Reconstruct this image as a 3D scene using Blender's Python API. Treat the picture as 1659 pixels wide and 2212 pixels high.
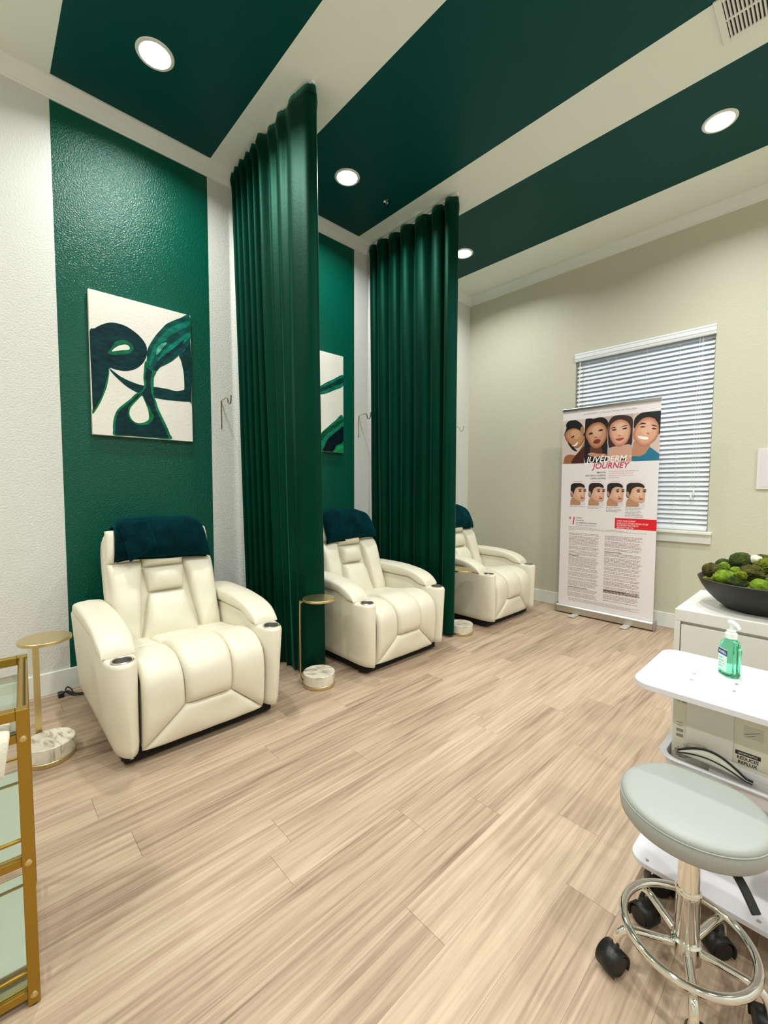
import bpy, bmesh, math, random
from mathutils import Vector, Matrix, noise
from mathutils.geometry import tessellate_polygon

# ------------------------------------------------------------------ camera, world, light level
for o in list(bpy.data.objects):
    bpy.data.objects.remove(o, do_unlink=True)
scene = bpy.context.scene
COL = scene.collection
R = math.radians

def set_camera():
    f, yaw, pit, rol = 928.1048, R(46.6148), R(3.1885), R(0.2027)
    fw = Vector((-math.sin(yaw)*math.cos(pit), math.cos(yaw)*math.cos(pit), -math.sin(pit)))
    r = Vector((math.cos(yaw), math.sin(yaw), 0)); u = r.cross(fw)
    r2 = r*math.cos(rol)+u*math.sin(rol); u2 = -r*math.sin(rol)+u*math.cos(rol)
    cd = bpy.data.cameras.new('camera'); co = bpy.data.objects.new('camera', cd); COL.objects.link(co)
    M = Matrix((r2, u2, -fw)).transposed().to_4x4(); M.translation = (3.2731, 0, 1.27)
    co.matrix_world = M
    cd.sensor_fit = 'HORIZONTAL'; cd.sensor_width = 36.0; cd.lens = f/1659*36.0
    cd.clip_start = 0.02; cd.clip_end = 60
    scene.camera = co
set_camera()

world = bpy.data.worlds.new('daylight'); scene.world = world; world.use_nodes = True
world.node_tree.nodes['Background'].inputs[0].default_value = (0.52, 0.70, 0.95, 1)
world.node_tree.nodes['Background'].inputs[1].default_value = 0.25
LAMP_WATTS = 14.0
LAMP_COLOR = (0.985, 1.0, 0.97)
vs = scene.view_settings
vs.view_transform = 'Standard'; vs.look = 'None'; vs.gamma = 1.0; vs.use_curve_mapping = False
vs.exposure = 0.68

# ------------------------------------------------------------------ helpers
def lin(c):
    if isinstance(c, str):
        c = c.lstrip('#'); c = tuple(int(c[i:i+2], 16)/255 for i in (0, 2, 4))
    return tuple((v/12.92 if v <= 0.04045 else ((v+0.055)/1.055)**2.4) for v in c)

MATS = {}
def mat(name, color, rough=0.5, metal=0.0, bump=None, var=None, **kw):
    """bump=(scale,strength[,detail]); var=(scale,amount,(sx,sy,sz)) brightness variation by noise"""
    if name in MATS: return MATS[name]
    m = bpy.data.materials.new(name); m.use_nodes = True; MATS[name] = m
    nt = m.node_tree; b = nt.nodes['Principled BSDF']
    c = lin(color)
    b.inputs['Base Color'].default_value = (*c, 1)
    b.inputs['Roughness'].default_value = rough
    b.inputs['Metallic'].default_value = metal
    for k, v in kw.items():
        b.inputs[k.replace('_', ' ')].default_value = v
    tc = None
    if bump or var:
        tc = nt.nodes.new('ShaderNodeTexCoord')
    if bump:
        n = nt.nodes.new('ShaderNodeTexNoise'); n.inputs['Scale'].default_value = bump[0]
        n.inputs['Detail'].default_value = bump[2] if len(bump) > 2 else 2.0
        nt.links.new(tc.outputs['Object'], n.inputs['Vector'])
        bp = nt.nodes.new('ShaderNodeBump'); bp.inputs['Strength'].default_value = bump[1]
        bp.inputs['Distance'].default_value = 0.01
        nt.links.new(n.outputs['Fac'], bp.inputs['Height']); nt.links.new(bp.outputs['Normal'], b.inputs['Normal'])
    if var:
        mp = nt.nodes.new('ShaderNodeMapping'); mp.inputs['Scale'].default_value = var[2] if len(var) > 2 else (1, 1, 1)
        n2 = nt.nodes.new('ShaderNodeTexNoise'); n2.inputs['Scale'].default_value = var[0]; n2.inputs['Detail'].default_value = 5
        nt.links.new(tc.outputs['Object'], mp.inputs['Vector']); nt.links.new(mp.outputs['Vector'], n2.inputs['Vector'])
        rp = nt.nodes.new('ShaderNodeValToRGB')
        a = var[1]
        rp.color_ramp.elements[0].position = 0.3; rp.color_ramp.elements[1].position = 0.7
        c2 = lin(var[3]) if len(var) > 3 else tuple(v*(1-a) for v in c)
        rp.color_ramp.elements[0].color = (*c2, 1); rp.color_ramp.elements[1].color = (*c, 1)
        nt.links.new(n2.outputs['Fac'], rp.inputs['Fac']); nt.links.new(rp.outputs['Color'], b.inputs['Base Color'])
    return m

def ink(color, rough=0.45):
    return mat('ink_'+color.lstrip('#'), color, rough)

def tag(o, label=None, cat=None, group=None, kind=None):
    if label: o['label'] = label
    if cat: o['category'] = cat
    if group: o['group'] = group
    if kind: o['kind'] = kind
    return o

def empty(name, loc=(0, 0, 0), rz=0.0, label=None, cat=None, group=None, kind=None):
    o = bpy.data.objects.new(name, None); COL.objects.link(o)
    o.location = loc; o.rotation_euler = (0, 0, rz); o.empty_display_size = 0.05
    return tag(o, label, cat, group, kind)

def link_mesh(name, me, parent=None, loc=(0, 0, 0), rot=(0, 0, 0)):
    o = bpy.data.objects.new(name, me); COL.objects.link(o)
    o.parent = parent; o.location = loc; o.rotation_euler = rot
    return o

class MB:
    def __init__(s): s.v = []; s.f = []; s.m = []; s.cur = 0
    def add(s, V, F):
        n = len(s.v); s.v += [tuple(p) for p in V]; s.f += [tuple(i+n for i in q) for q in F]; s.m += [s.cur]*len(F)
        return s
    def box(s, x0, x1, y0, y1, z0, z1):
        return s.add([(x0,y0,z0),(x1,y0,z0),(x1,y1,z0),(x0,y1,z0),(x0,y0,z1),(x1,y0,z1),(x1,y1,z1),(x0,y1,z1)],
                     [(0,3,2,1),(4,5,6,7),(0,1,5,4),(1,2,6,5),(2,3,7,6),(3,0,4,7)])
    def lathe(s, prof, n=32, c=(0, 0), sx=1.0, sy=1.0, caps=True):
        V = []; F = []
        for (r, z) in prof:
            for i in range(n):
                a = 2*math.pi*i/n; V.append((c[0]+r*sx*math.cos(a), c[1]+r*sy*math.sin(a), z))
        for k in range(len(prof)-1):
            for i in range(n):
                j = (i+1) % n; F.append((k*n+i, k*n+j, (k+1)*n+j, (k+1)*n+i))
        if caps:
            if prof[0][0] > 1e-6: F.append(tuple(reversed(range(n))))
            if prof[-1][0] > 1e-6: F.append(tuple((len(prof)-1)*n+i for i in range(n)))
        return s.add(V, F)
    def tube(s, path, r, n=10, closed=False, flat=None):
        """sweep circle (or flat (w,h) rectangle) along path"""
        P = [Vector(p) for p in path]; N = len(P); V = []; F = []
        up = None
        for i in range(N):
            if closed: t = (P[(i+1) % N]-P[i-1]).normalized()
            else: t = (P[min(i+1, N-1)]-P[max(i-1, 0)]).normalized()
            if up is None:
                up = Vector((0, 0, 1)) if abs(t.z) < 0.9 else Vector((1, 0, 0))
                if flat and len(flat) > 2: up = Vector(flat[2])
            sx = t.cross(up).normalized(); up = sx.cross(t).normalized()
            if flat:
                w, h = flat[0]/2, flat[1]/2
                cs = [(-w,-h),(w,-h),(w,h),(-w,h)]
            else:
                rr = r[i] if isinstance(r, (list, tuple)) else r
                cs = [(rr*math.cos(2*math.pi*k/n), rr*math.sin(2*math.pi*k/n)) for k in range(n)]
            for a, b in cs: V.append(P[i]+sx*a+up*b)
        m = 4 if flat else n
        for i in range(N if closed else N-1):
            j = (i+1) % N
            for k in range(m):
                l = (k+1) % m; F.append((i*m+k, i*m+l, j*m+l, j*m+k))
        if not closed:
            F.append(tuple(reversed(range(m)))); F.append(tuple((N-1)*m+k for k in range(m)))
        return s.add(V, F)
    def poly(s, pts3):
        n = len(pts3); tris = tessellate_polygon([[Vector(p) for p in pts3]])
        return s.add(pts3, tris)
    def build(s, name, mats, parent=None, smooth=None, bevel=0, seg=2, loc=(0, 0, 0), rot=(0, 0, 0), fix=True, subd=0):
        me = bpy.data.meshes.new(name); me.from_pydata(s.v, [], s.f)
        if not isinstance(mats, (list, tuple)): mats = [mats]
        for m in mats: me.materials.append(m)
        me.polygons.foreach_set('material_index', s.m)
        if fix:
            bm = bmesh.new(); bm.from_mesh(me); bmesh.ops.recalc_face_normals(bm, faces=bm.faces); bm.to_mesh(me); bm.free()
        me.update()
        o = link_mesh(name, me, parent, loc, rot)
        if bevel:
            b = o.modifiers.new('bevel', 'BEVEL'); b.width = bevel; b.segments = seg; b.limit_method = 'ANGLE'; b.angle_limit = R(35)
            b.harden_normals = False
        if subd:
            q = o.modifiers.new('sub', 'SUBSURF'); q.levels = subd; q.render_levels = subd
        if smooth is not None:
            me.polygons.foreach_set('use_smooth', [True]*len(me.polygons))
            if smooth < 179: me.set_sharp_from_angle(angle=R(smooth))
        return o

def catmull(P, n=8, closed=False):
    P = [Vector(p) for p in P]; out = []; N = len(P)
    rng = range(N) if closed else range(N-1)
    for i in rng:
        if closed: a, b, c, d = P[i-1], P[i], P[(i+1) % N], P[(i+2) % N]
        else: a, b, c, d = P[max(i-1, 0)], P[i], P[i+1], P[min(i+2, N-1)]
        for k in range(n):
            t = k/n
            out.append(0.5*((2*b)+(c-a)*t+(2*a-5*b+4*c-d)*t*t+(3*b-a-3*c+d)*t*t*t))
    if not closed: out.append(P[-1])
    return out

def arclen_fn(P):
    P = [Vector(p) for p in P]; L = [0]
    for i in range(1, len(P)): L.append(L[-1]+(P[i]-P[i-1]).length)
    tot = L[-1]
    def f(t):
        d = max(0, min(1, t))*tot
        for i in range(1, len(P)):
            if d <= L[i] or i == len(P)-1:
                q = (d-L[i-1])/max(1e-9, L[i]-L[i-1]); return P[i-1].lerp(P[i], q)
    return f, tot

def puff(mb, P, N, thick, ns=16, nt=16, p=4.0, q=2.5, crown=0.25, wob=0.0, seed=0):
    """upholstered panel: base surface P(s,t), normal N(s,t); edges sink to the base surface"""
    V = []; F = []
    S = [0.5-0.5*math.cos(math.pi*i/ns) for i in range(ns+1)]; T = [0.5-0.5*math.cos(math.pi*i/nt) for i in range(nt+1)]
    for t in T:
        for s in S:
            es = max(0, 1-abs(2*s-1)**p)**(1/q); et = max(0, 1-abs(2*t-1)**p)**(1/q)
            h = thick*es*et*(1-crown+crown*math.sin(math.pi*s)*math.sin(math.pi*t))
            pos = P(s, t); nn = N(s, t)
            if wob: h += wob*es*et*noise.noise(Vector((pos[0]*9+seed, pos[1]*9, pos[2]*9)))
            V.append(pos+nn*h)
    for j in range(nt):
        for i in range(ns):
            a = j*(ns+1)+i; F.append((a, a+1, a+ns+2, a+ns+1))
    mb.add(V, F)

def blerp(c, s, t):
    a = c[0]*(1-s)+c[1]*s; b = c[3]*(1-s)+c[2]*s
    return a*(1-t)+b*t

def text_mesh(body, size, sx=1.0, shear=0.0, align='LEFT', bold=0.0):
    cu = bpy.data.curves.new('txt', 'FONT'); cu.body = body; cu.size = size; cu.align_x = align; cu.shear = shear
    cu.offset = bold; cu.resolution_u = 3
    o = bpy.data.objects.new('txt', cu); COL.objects.link(o)
    dg = bpy.context.evaluated_depsgraph_get(); dg.update()
    me = bpy.data.meshes.new_from_object(o.evaluated_get(dg))
    bpy.data.objects.remove(o, do_unlink=True); bpy.data.curves.remove(cu)
    V = [(v.co.x*sx, v.co.y) for v in me.vertices]; F = [tuple(p.vertices) for p in me.polygons]
    bpy.data.meshes.remove(me)
    return V, F

class Print:
    """flat print / paint: polygons in (u,w), stacked in thin layers; map3(u,w,d) gives 3D"""
    def __init__(s, map3): s.mb = MB(); s.map3 = map3; s.cols = []; s.d = 0.0003
    def _mat(s, col):
        if col not in s.cols: s.cols.append(col)
        s.mb.cur = s.cols.index(col)
    def poly(s, pts, col, layer, smooth=0):
        if smooth: pts = [(p.x, p.y) for p in catmull([(x, y, 0) for x, y in pts], smooth, True)]
        s._mat(col); d = s.d+layer*0.00015
        tris = tessellate_polygon([[Vector((x, y, 0)) for x, y in pts]])
        s.mb.add([s.map3(x, y, d) for x, y in pts], tris)
    def rect(s, u0, u1, w0, w1, col, layer): s.poly([(u0, w0), (u1, w0), (u1, w1), (u0, w1)], col, layer)
    def ell(s, u, w, a, b, col, layer, rot=0, n=20):
        c, q = math.cos(rot), math.sin(rot)
        s.poly([(u+a*math.cos(t)*c-b*math.sin(t)*q, w+a*math.cos(t)*q+b*math.sin(t)*c) for t in [2*math.pi*i/n for i in range(n)]], col, layer)
    def text(s, body, u, w, size, col, layer, sx=1.0, shear=0.0, align='LEFT', bold=0.0):
        s._mat(col); d = s.d+layer*0.00015
        V, F = text_mesh(body, size, sx, shear, align, bold)
        s.mb.add([s.map3(u+x, w+y, d) for x, y in V], F)
    def build(s, name, parent, matfn=ink): return s.mb.build(name, [matfn(c) for c in s.cols], parent, fix=False)

def clip_rect(pts, u0, u1, w0, w1):
    def clip(P, ins, inter):
        out = []
        for i in range(len(P)):
            a, b = P[i-1], P[i]
            if ins(b):
                if not ins(a): out.append(inter(a, b))
                out.append(b)
            elif ins(a): out.append(inter(a, b))
        return out
    def ix(v): return lambda a, b: (v, a[1]+(b[1]-a[1])*(v-a[0])/(b[0]-a[0]))
    def iy(v): return lambda a, b: (a[0]+(b[0]-a[0])*(v-a[1])/(b[1]-a[1]), v)
    P = list(pts)
    for ins, it in ((lambda p: p[0] >= u0, ix(u0)), (lambda p: p[0] <= u1, ix(u1)), (lambda p: p[1] >= w0, iy(w0)), (lambda p: p[1] <= w1, iy(w1))):
        if P: P = clip(P, ins, it)
    return P

def copy_tree(o, parent=None):
    c = o.copy(); COL.objects.link(c); c.parent = parent
    for ch in list(o.children): copy_tree(ch, c)
    return c
PAINT1 = {'blob': [(0.0008, 0.6296), (0.0298, 0.6606), (0.0718, 0.6946), (0.1148, 0.7166), (0.1578, 0.7216), (0.2058, 0.7146), (0.2588, 0.6876), (0.2948, 0.6566), (0.3178, 0.6206), (0.3238, 0.5816), (0.3178, 0.5446), (0.3008, 0.5056), (0.2718, 0.4686), (0.2348, 0.4416), (0.1888, 0.4256), (0.1408, 0.4246), (0.1048, 0.4296), (0.0968, 0.4156), (0.0938, 0.3866), (0.0828, 0.3456), (0.0718, 0.2996), (0.0548, 0.2436), (0.0328, 0.1976), (0.0058, 0.1556), (0.0038, 0.2986), (0.0018, 0.4406)], 'blobrim': [(0.0848, 0.4136), (0.0998, 0.4136), (0.0978, 0.3816), (0.0848, 0.3116), (0.0648, 0.2506), (0.0418, 0.1936), (0.0058, 0.1276), (0.0038, 0.1596), (0.0338, 0.2116), (0.0518, 0.2676), (0.0658, 0.3276), (0.0758, 0.3776)], 'eyering': [(0.0948, 0.5226), (0.1168, 0.5606), (0.1328, 0.5936), (0.1638, 0.6166), (0.1988, 0.6226), (0.2258, 0.6126), (0.2428, 0.5936), (0.2398, 0.5736), (0.2188, 0.5486), (0.1828, 0.5316), (0.1388, 0.5186), (0.1088, 0.5156)], 'eye': [(0.1178, 0.5376), (0.1358, 0.5626), (0.1628, 0.5836), (0.1938, 0.5966), (0.2138, 0.5926), (0.2198, 0.5766), (0.2108, 0.5666), (0.1748, 0.5566), (0.1398, 0.5436)], 'leaf': [(0.3258, 0.5926), (0.3468, 0.6426), (0.3808, 0.7026), (0.4168, 0.7526), (0.4468, 0.7916), (0.4878, 0.8236), (0.5398, 0.8576), (0.6048, 0.8906), (0.6068, 0.7246), (0.5778, 0.6636), (0.5288, 0.5996), (0.4768, 0.5456), (0.4308, 0.5106), (0.4008, 0.4886), (0.3758, 0.4556), (0.3368, 0.4486), (0.3258, 0.4796), (0.3198, 0.5296)], 'leafl': [(0.3338, 0.5166), (0.3598, 0.6146), (0.4108, 0.6996), (0.4718, 0.7716), (0.5658, 0.8386), (0.6038, 0.8536), (0.6028, 0.8206), (0.5118, 0.7556), (0.4498, 0.6926), (0.3988, 0.6236), (0.3578, 0.5326), (0.3378, 0.4816)], 'leafl2': [(0.3868, 0.5386), (0.4378, 0.6216), (0.4998, 0.6836), (0.6008, 0.7776), (0.6038, 0.7396), (0.5358, 0.6646), (0.4578, 0.5896), (0.4068, 0.5316)], 'leafd': [(0.3568, 0.4696), (0.3868, 0.5276), (0.4318, 0.5786), (0.4988, 0.6456), (0.5628, 0.7136), (0.5358, 0.6546), (0.4668, 0.5806), (0.4108, 0.5166), (0.3708, 0.4626)], 'leafhi': [(0.3778, 0.5676), (0.3888, 0.6216), (0.4188, 0.6546), (0.4488, 0.6666), (0.4238, 0.6296), (0.3978, 0.5876)], 'bar': [(0.0978, 0.4286), (0.1278, 0.4096), (0.1618, 0.3866), (0.2148, 0.3656), (0.2688, 0.3526), (0.3018, 0.3506), (0.3438, 0.3516), (0.3828, 0.3526), (0.4518, 0.3506), (0.5028, 0.3446), (0.5498, 0.3606), (0.5578, 0.3726), (0.5578, 0.4426), (0.5528, 0.4966), (0.5408, 0.5586), (0.5278, 0.5986), (0.5668, 0.6446), (0.6048, 0.7296), (0.6068, 0.2926), (0.5908, 0.2826), (0.5008, 0.2766), (0.4248, 0.2746), (0.3518, 0.2796), (0.3048, 0.2936), (0.2538, 0.2986), (0.1958, 0.3276), (0.1478, 0.3666), (0.1148, 0.4006)], 'stem': [(0.3078, 0.5066), (0.3238, 0.5176), (0.3328, 0.4706), (0.3758, 0.4576), (0.3608, 0.4136), (0.3578, 0.3556), (0.3548, 0.3036), (0.3708, 0.2536), (0.3818, 0.2136), (0.4028, 0.1636), (0.4308, 0.1026), (0.4528, 0.0456), (0.4618, 0.0066), (0.3448, 0.0046), (0.2048, 0.0056), (0.1168, 0.0036), (0.1108, 0.0396), (0.1118, 0.0796), (0.1218, 0.1306), (0.1408, 0.1726), (0.1728, 0.2086), (0.2088, 0.2436), (0.2468, 0.2876), (0.2798, 0.3106), (0.2988, 0.3466), (0.2958, 0.3976), (0.3008, 0.4596)], 'stemd': [(0.3158, 0.4726), (0.3328, 0.4656), (0.3508, 0.4506), (0.3408, 0.4046), (0.3388, 0.3526), (0.3448, 0.3026), (0.3588, 0.2516), (0.3668, 0.2066), (0.3878, 0.1566), (0.4138, 0.0986), (0.4328, 0.0436), (0.4388, 0.0126), (0.3458, 0.0096), (0.2048, 0.0086), (0.1278, 0.0096), (0.1238, 0.0416), (0.1248, 0.0816), (0.1348, 0.1266), (0.1518, 0.1666), (0.1808, 0.1996), (0.2158, 0.2326), (0.2528, 0.2786), (0.2858, 0.3036), (0.3108, 0.3486), (0.3068, 0.3996), (0.3108, 0.4406)], 'dropring': [(0.2818, 0.2956), (0.2988, 0.2646), (0.3168, 0.2256), (0.3378, 0.1866), (0.3528, 0.1526), (0.3428, 0.1196), (0.3138, 0.0956), (0.2718, 0.0836), (0.2298, 0.0926), (0.2078, 0.1206), (0.1978, 0.1546), (0.2028, 0.1906), (0.2248, 0.2236), (0.2528, 0.2576)], 'drop': [(0.2828, 0.2786), (0.2948, 0.2586), (0.3078, 0.2246), (0.3198, 0.1846), (0.3228, 0.1486), (0.3188, 0.1246), (0.2958, 0.1066), (0.2628, 0.0956), (0.2348, 0.1026), (0.2148, 0.1256), (0.2068, 0.1556), (0.2128, 0.1866), (0.2308, 0.2146), (0.2568, 0.2486)]}
PAINT2 = {'stroke': [(0.0285, 0.4136), (0.1915, 0.4836), (0.2995, 0.5486), (0.3945, 0.6116), (0.4855, 0.6616), (0.6055, 0.7236), (0.6055, 0.6226), (0.4975, 0.5646), (0.4055, 0.5216), (0.2995, 0.4916), (0.1905, 0.4516), (0.0275, 0.3686)], 'stroked': [(0.2995, 0.5286), (0.3945, 0.5826), (0.4855, 0.6316), (0.6055, 0.6976), (0.6055, 0.6516), (0.4975, 0.6046), (0.3935, 0.5486), (0.2995, 0.5126)], 'arc': [(0.3105, 0.0006), (0.3155, 0.0926), (0.3625, 0.1696), (0.4345, 0.2306), (0.5095, 0.2886), (0.6045, 0.3386), (0.6105, -0.0014)], 'arcd': [(0.3735, 0.0016), (0.3915, 0.0496), (0.4225, 0.1066), (0.4835, 0.1606), (0.5465, 0.2066), (0.6075, 0.2456), (0.6075, 0.1106), (0.5205, 0.0586), (0.4955, 0.0046)], 'arcg': [(0.3445, 0.1436), (0.4225, 0.2096), (0.4965, 0.2566), (0.6045, 0.3136), (0.6045, 0.2886), (0.5215, 0.2296), (0.4225, 0.1606), (0.3615, 0.0966)], 'arcg2': [(0.4955, 0.0016), (0.5205, 0.0386), (0.6075, 0.0906), (0.6095, -0.0014)]}
BAN = {'band': [(-0.429, 1.957), (0.432, 1.957), (0.434, 1.519), (-0.419, 1.526)], 'split': [(-0.212, 1.942), (0.003, 1.953), (0.21, 1.955), (0.003, 1.536), (0.217, 1.525)], 'hair1': [(-0.422, 1.809), (-0.397, 1.883), (-0.402, 1.917), (-0.373, 1.951), (-0.315, 1.957), (-0.264, 1.927), (-0.231, 1.883), (-0.213, 1.824), (-0.213, 1.783), (-0.258, 1.844), (-0.321, 1.875), (-0.387, 1.856), (-0.419, 1.809)], 'pony1': [(-0.38, 1.738), (-0.349, 1.685), (-0.314, 1.65), (-0.281, 1.644), (-0.315, 1.683), (-0.35, 1.719)], 'face1': [(-0.411, 1.833), (-0.379, 1.868), (-0.321, 1.882), (-0.263, 1.861), (-0.229, 1.825), (-0.213, 1.758), (-0.234, 1.711), (-0.274, 1.676), (-0.307, 1.679), (-0.341, 1.698), (-0.38, 1.738), (-0.407, 1.782)], 'ear1': [(-0.256, 1.861), (-0.243, 1.884), (-0.222, 1.874), (-0.215, 1.832), (-0.229, 1.805), (-0.245, 1.818)], 'body1': [(-0.417, 1.537), (-0.402, 1.596), (-0.355, 1.615), (-0.297, 1.607), (-0.257, 1.655), (-0.226, 1.71), (-0.209, 1.725), (-0.2, 1.518), (-0.417, 1.526)], 'dress1': [(-0.336, 1.523), (-0.3, 1.599), (-0.256, 1.646), (-0.205, 1.684), (-0.2, 1.518)], 'mouth1': [(-0.337, 1.701), (-0.308, 1.712), (-0.28, 1.739), (-0.281, 1.714), (-0.303, 1.695)], 'eye1': [(-0.351, 1.778), (-0.331, 1.797), (-0.314, 1.801), (-0.322, 1.785)], 'hair2': [(-0.21, 1.942), (-0.137, 1.946), (-0.076, 1.955), (-0.03, 1.941), (0.001, 1.899), (-0.001, 1.836), (-0.002, 1.71), (0.001, 1.536), (-0.2, 1.528)], 'face2': [(-0.199, 1.839), (-0.167, 1.884), (-0.121, 1.908), (-0.067, 1.906), (-0.02, 1.861), (-0.004, 1.789), (-0.023, 1.72), (-0.06, 1.674), (-0.106, 1.66), (-0.153, 1.689), (-0.187, 1.748), (-0.204, 1.79)], 'neck2': [(-0.153, 1.681), (-0.106, 1.66), (-0.06, 1.674), (-0.05, 1.602), (-0.151, 1.599)], 'lips2': [(-0.131, 1.728), (-0.108, 1.746), (-0.081, 1.748), (-0.062, 1.734), (-0.072, 1.711), (-0.099, 1.703), (-0.123, 1.711)], 'eye2a': [(-0.18, 1.801), (-0.157, 1.819), (-0.133, 1.808), (-0.156, 1.796)], 'eye2b': [(-0.087, 1.828), (-0.065, 1.842), (-0.042, 1.832), (-0.064, 1.821)], 'nose2': [(-0.124, 1.767), (-0.101, 1.774), (-0.089, 1.765), (-0.109, 1.76)], 'hand2': [(-0.179, 1.609), (-0.144, 1.622), (-0.081, 1.608), (-0.02, 1.604), (-0.004, 1.584), (-0.065, 1.575), (-0.142, 1.587)], 'hair3': [(0.001, 1.844), (0.005, 1.898), (0.037, 1.945), (0.094, 1.956), (0.166, 1.943), (0.209, 1.907), (0.215, 1.8), (0.209, 1.679), (0.178, 1.681), (0.053, 1.667), (0.012, 1.67)], 'face3': [(0.012, 1.827), (0.035, 1.887), (0.103, 1.915), (0.168, 1.885), (0.196, 1.825), (0.191, 1.757), (0.167, 1.698), (0.125, 1.668), (0.089, 1.664), (0.052, 1.697), (0.022, 1.755)], 'neck3': [(0.007, 1.583), (0.031, 1.637), (0.067, 1.666), (0.125, 1.662), (0.167, 1.69), (0.197, 1.634), (0.218, 1.603), (0.221, 1.525), (0.005, 1.534)], 'lips3': [(0.067, 1.736), (0.098, 1.741), (0.144, 1.742), (0.123, 1.722), (0.095, 1.718)], 'eye3a': [(0.033, 1.821), (0.055, 1.832), (0.077, 1.823), (0.055, 1.815)], 'eye3b': [(0.124, 1.824), (0.145, 1.836), (0.169, 1.83), (0.149, 1.819)], 'brow3a': [(0.022, 1.834), (0.047, 1.851), (0.08, 1.837), (0.047, 1.841)], 'brow3b': [(0.112, 1.84), (0.14, 1.856), (0.172, 1.85), (0.141, 1.847)], 'nose3': [(0.086, 1.766), (0.104, 1.772), (0.118, 1.764), (0.104, 1.758)], 'hair4': [(0.222, 1.822), (0.226, 1.905), (0.275, 1.951), (0.354, 1.962), (0.432, 1.956), (0.436, 1.801), (0.419, 1.752), (0.389, 1.886), (0.29, 1.897), (0.245, 1.842)], 'face4': [(0.221, 1.792), (0.245, 1.854), (0.297, 1.904), (0.363, 1.902), (0.413, 1.847), (0.422, 1.766), (0.402, 1.709), (0.37, 1.675), (0.325, 1.647), (0.278, 1.658), (0.236, 1.706), (0.217, 1.754)], 'neck4': [(0.217, 1.656), (0.236, 1.708), (0.278, 1.658), (0.325, 1.647), (0.355, 1.661), (0.356, 1.61), (0.308, 1.56), (0.218, 1.565)], 'shirt4': [(0.217, 1.525), (0.218, 1.568), (0.274, 1.566), (0.321, 1.589), (0.355, 1.639), (0.399, 1.607), (0.437, 1.568), (0.435, 1.519)], 'mouth4': [(0.256, 1.747), (0.296, 1.742), (0.342, 1.729), (0.33, 1.711), (0.296, 1.718), (0.269, 1.728)], 'eye4a': [(0.273, 1.828), (0.292, 1.834), (0.319, 1.824), (0.293, 1.821)], 'eye4b': [(0.363, 1.808), (0.385, 1.81), (0.405, 1.797), (0.383, 1.796)], 'brow4a': [(0.262, 1.848), (0.292, 1.864), (0.325, 1.849), (0.292, 1.852)], 'brow4b': [(0.358, 1.838), (0.385, 1.835), (0.411, 1.818), (0.385, 1.824)], 'nose4': [(0.325, 1.768), (0.338, 1.774), (0.351, 1.761), (0.338, 1.755)], 'juv': [(-0.184, 1.524), (0.183, 1.524), (0.181, 1.578)], 'jour': [(-0.123, 1.464), (0.209, 1.466), (0.207, 1.519)], 'jlines': [(-0.003, 1.425), (-0.002, 1.397), (-0.001, 1.369), (0.019, 1.44), (0.272, 1.437)], 'small': [(-0.337, 1.103), (-0.191, 1.324), (-0.16, 1.109), (-0.015, 1.325), (0.01, 1.106), (0.154, 1.327), (0.178, 1.108), (0.333, 1.327)], 'sm_hair': [(-0.336, 1.205), (-0.34, 1.289), (-0.314, 1.323), (-0.264, 1.329), (-0.214, 1.314), (-0.197, 1.281), (-0.246, 1.289), (-0.287, 1.273), (-0.303, 1.231), (-0.318, 1.188)], 'sm_face': [(-0.303, 1.231), (-0.291, 1.273), (-0.247, 1.298), (-0.201, 1.277), (-0.188, 1.232), (-0.19, 1.174), (-0.21, 1.144), (-0.242, 1.144), (-0.284, 1.164), (-0.31, 1.188)], 'sm_neck': [(-0.326, 1.171), (-0.301, 1.188), (-0.242, 1.144), (-0.245, 1.106), (-0.339, 1.103)], 'sm_ear': [(-0.337, 1.239), (-0.32, 1.243), (-0.312, 1.209), (-0.327, 1.196)], 'sm_lip': [(-0.239, 1.181), (-0.211, 1.186), (-0.206, 1.175), (-0.227, 1.171)], 'sm_eye': [(-0.257, 1.244), (-0.237, 1.251), (-0.229, 1.243), (-0.245, 1.238)], 'top': [(-0.23, 1.981), (0.239, 1.982), (0.239, 1.993)]}
BAN2 = {'one': [(-0.342, 0.96), (-0.311, 0.911), (-0.283, 0.993)], 'txt': [(-0.267, 0.981), (-0.274, 0.957), (-0.276, 0.932), (-0.279, 0.907), (-0.073, 0.942)], 'red': [(0.088, 0.996), (0.431, 0.997), (0.43, 0.9), (0.087, 0.896)], 'redtxt': [(0.103, 0.971), (0.104, 0.949), (0.105, 0.929), (0.105, 0.908), (0.345, 0.956)], 'col': [(-0.34, 0.819), (-0.042, 0.814), (-0.323, 0.084), (0.004, 0.818), (0.329, 0.83), (0.01, 0.11), (0.326, 0.192)], 'foot': [(-0.344, 0.887), (0.355, 0.851)]}
# ------------------------------------------------------------------ materials
M_white = mat('paint_white', '#d7d9d3', 0.55, bump=(95, 0.34, 3))
M_ceil = mat('paint_ceiling', '#eef4ea', 0.7, bump=(70, 0.1, 3))
M_trim = mat('trim_white', '#e8ece5', 0.35)
M_green = mat('paint_green_wall', '#00503e', 0.25, bump=(110, 0.42, 3), Specular_IOR_Level=0.3)
M_gceil = mat('paint_green_ceiling', '#004643', 0.5, bump=(70, 0.08, 3), Specular_IOR_Level=0.2)
M_beige = mat('paint_beige', '#cbc9b4', 0.55, bump=(60, 0.12, 3))
M_gold = mat('brushed_gold', '#d8c592', 0.34, 1.0, bump=(300, 0.04))
M_brass = mat('cart_brass', '#ab8b3c', 0.34, 1.0, bump=(250, 0.05))
M_chrome = mat('chrome', '#e6e4dd', 0.07, 1.0)
M_steel = mat('brushed_steel', '#cfccc4', 0.3, 1.0)
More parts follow.
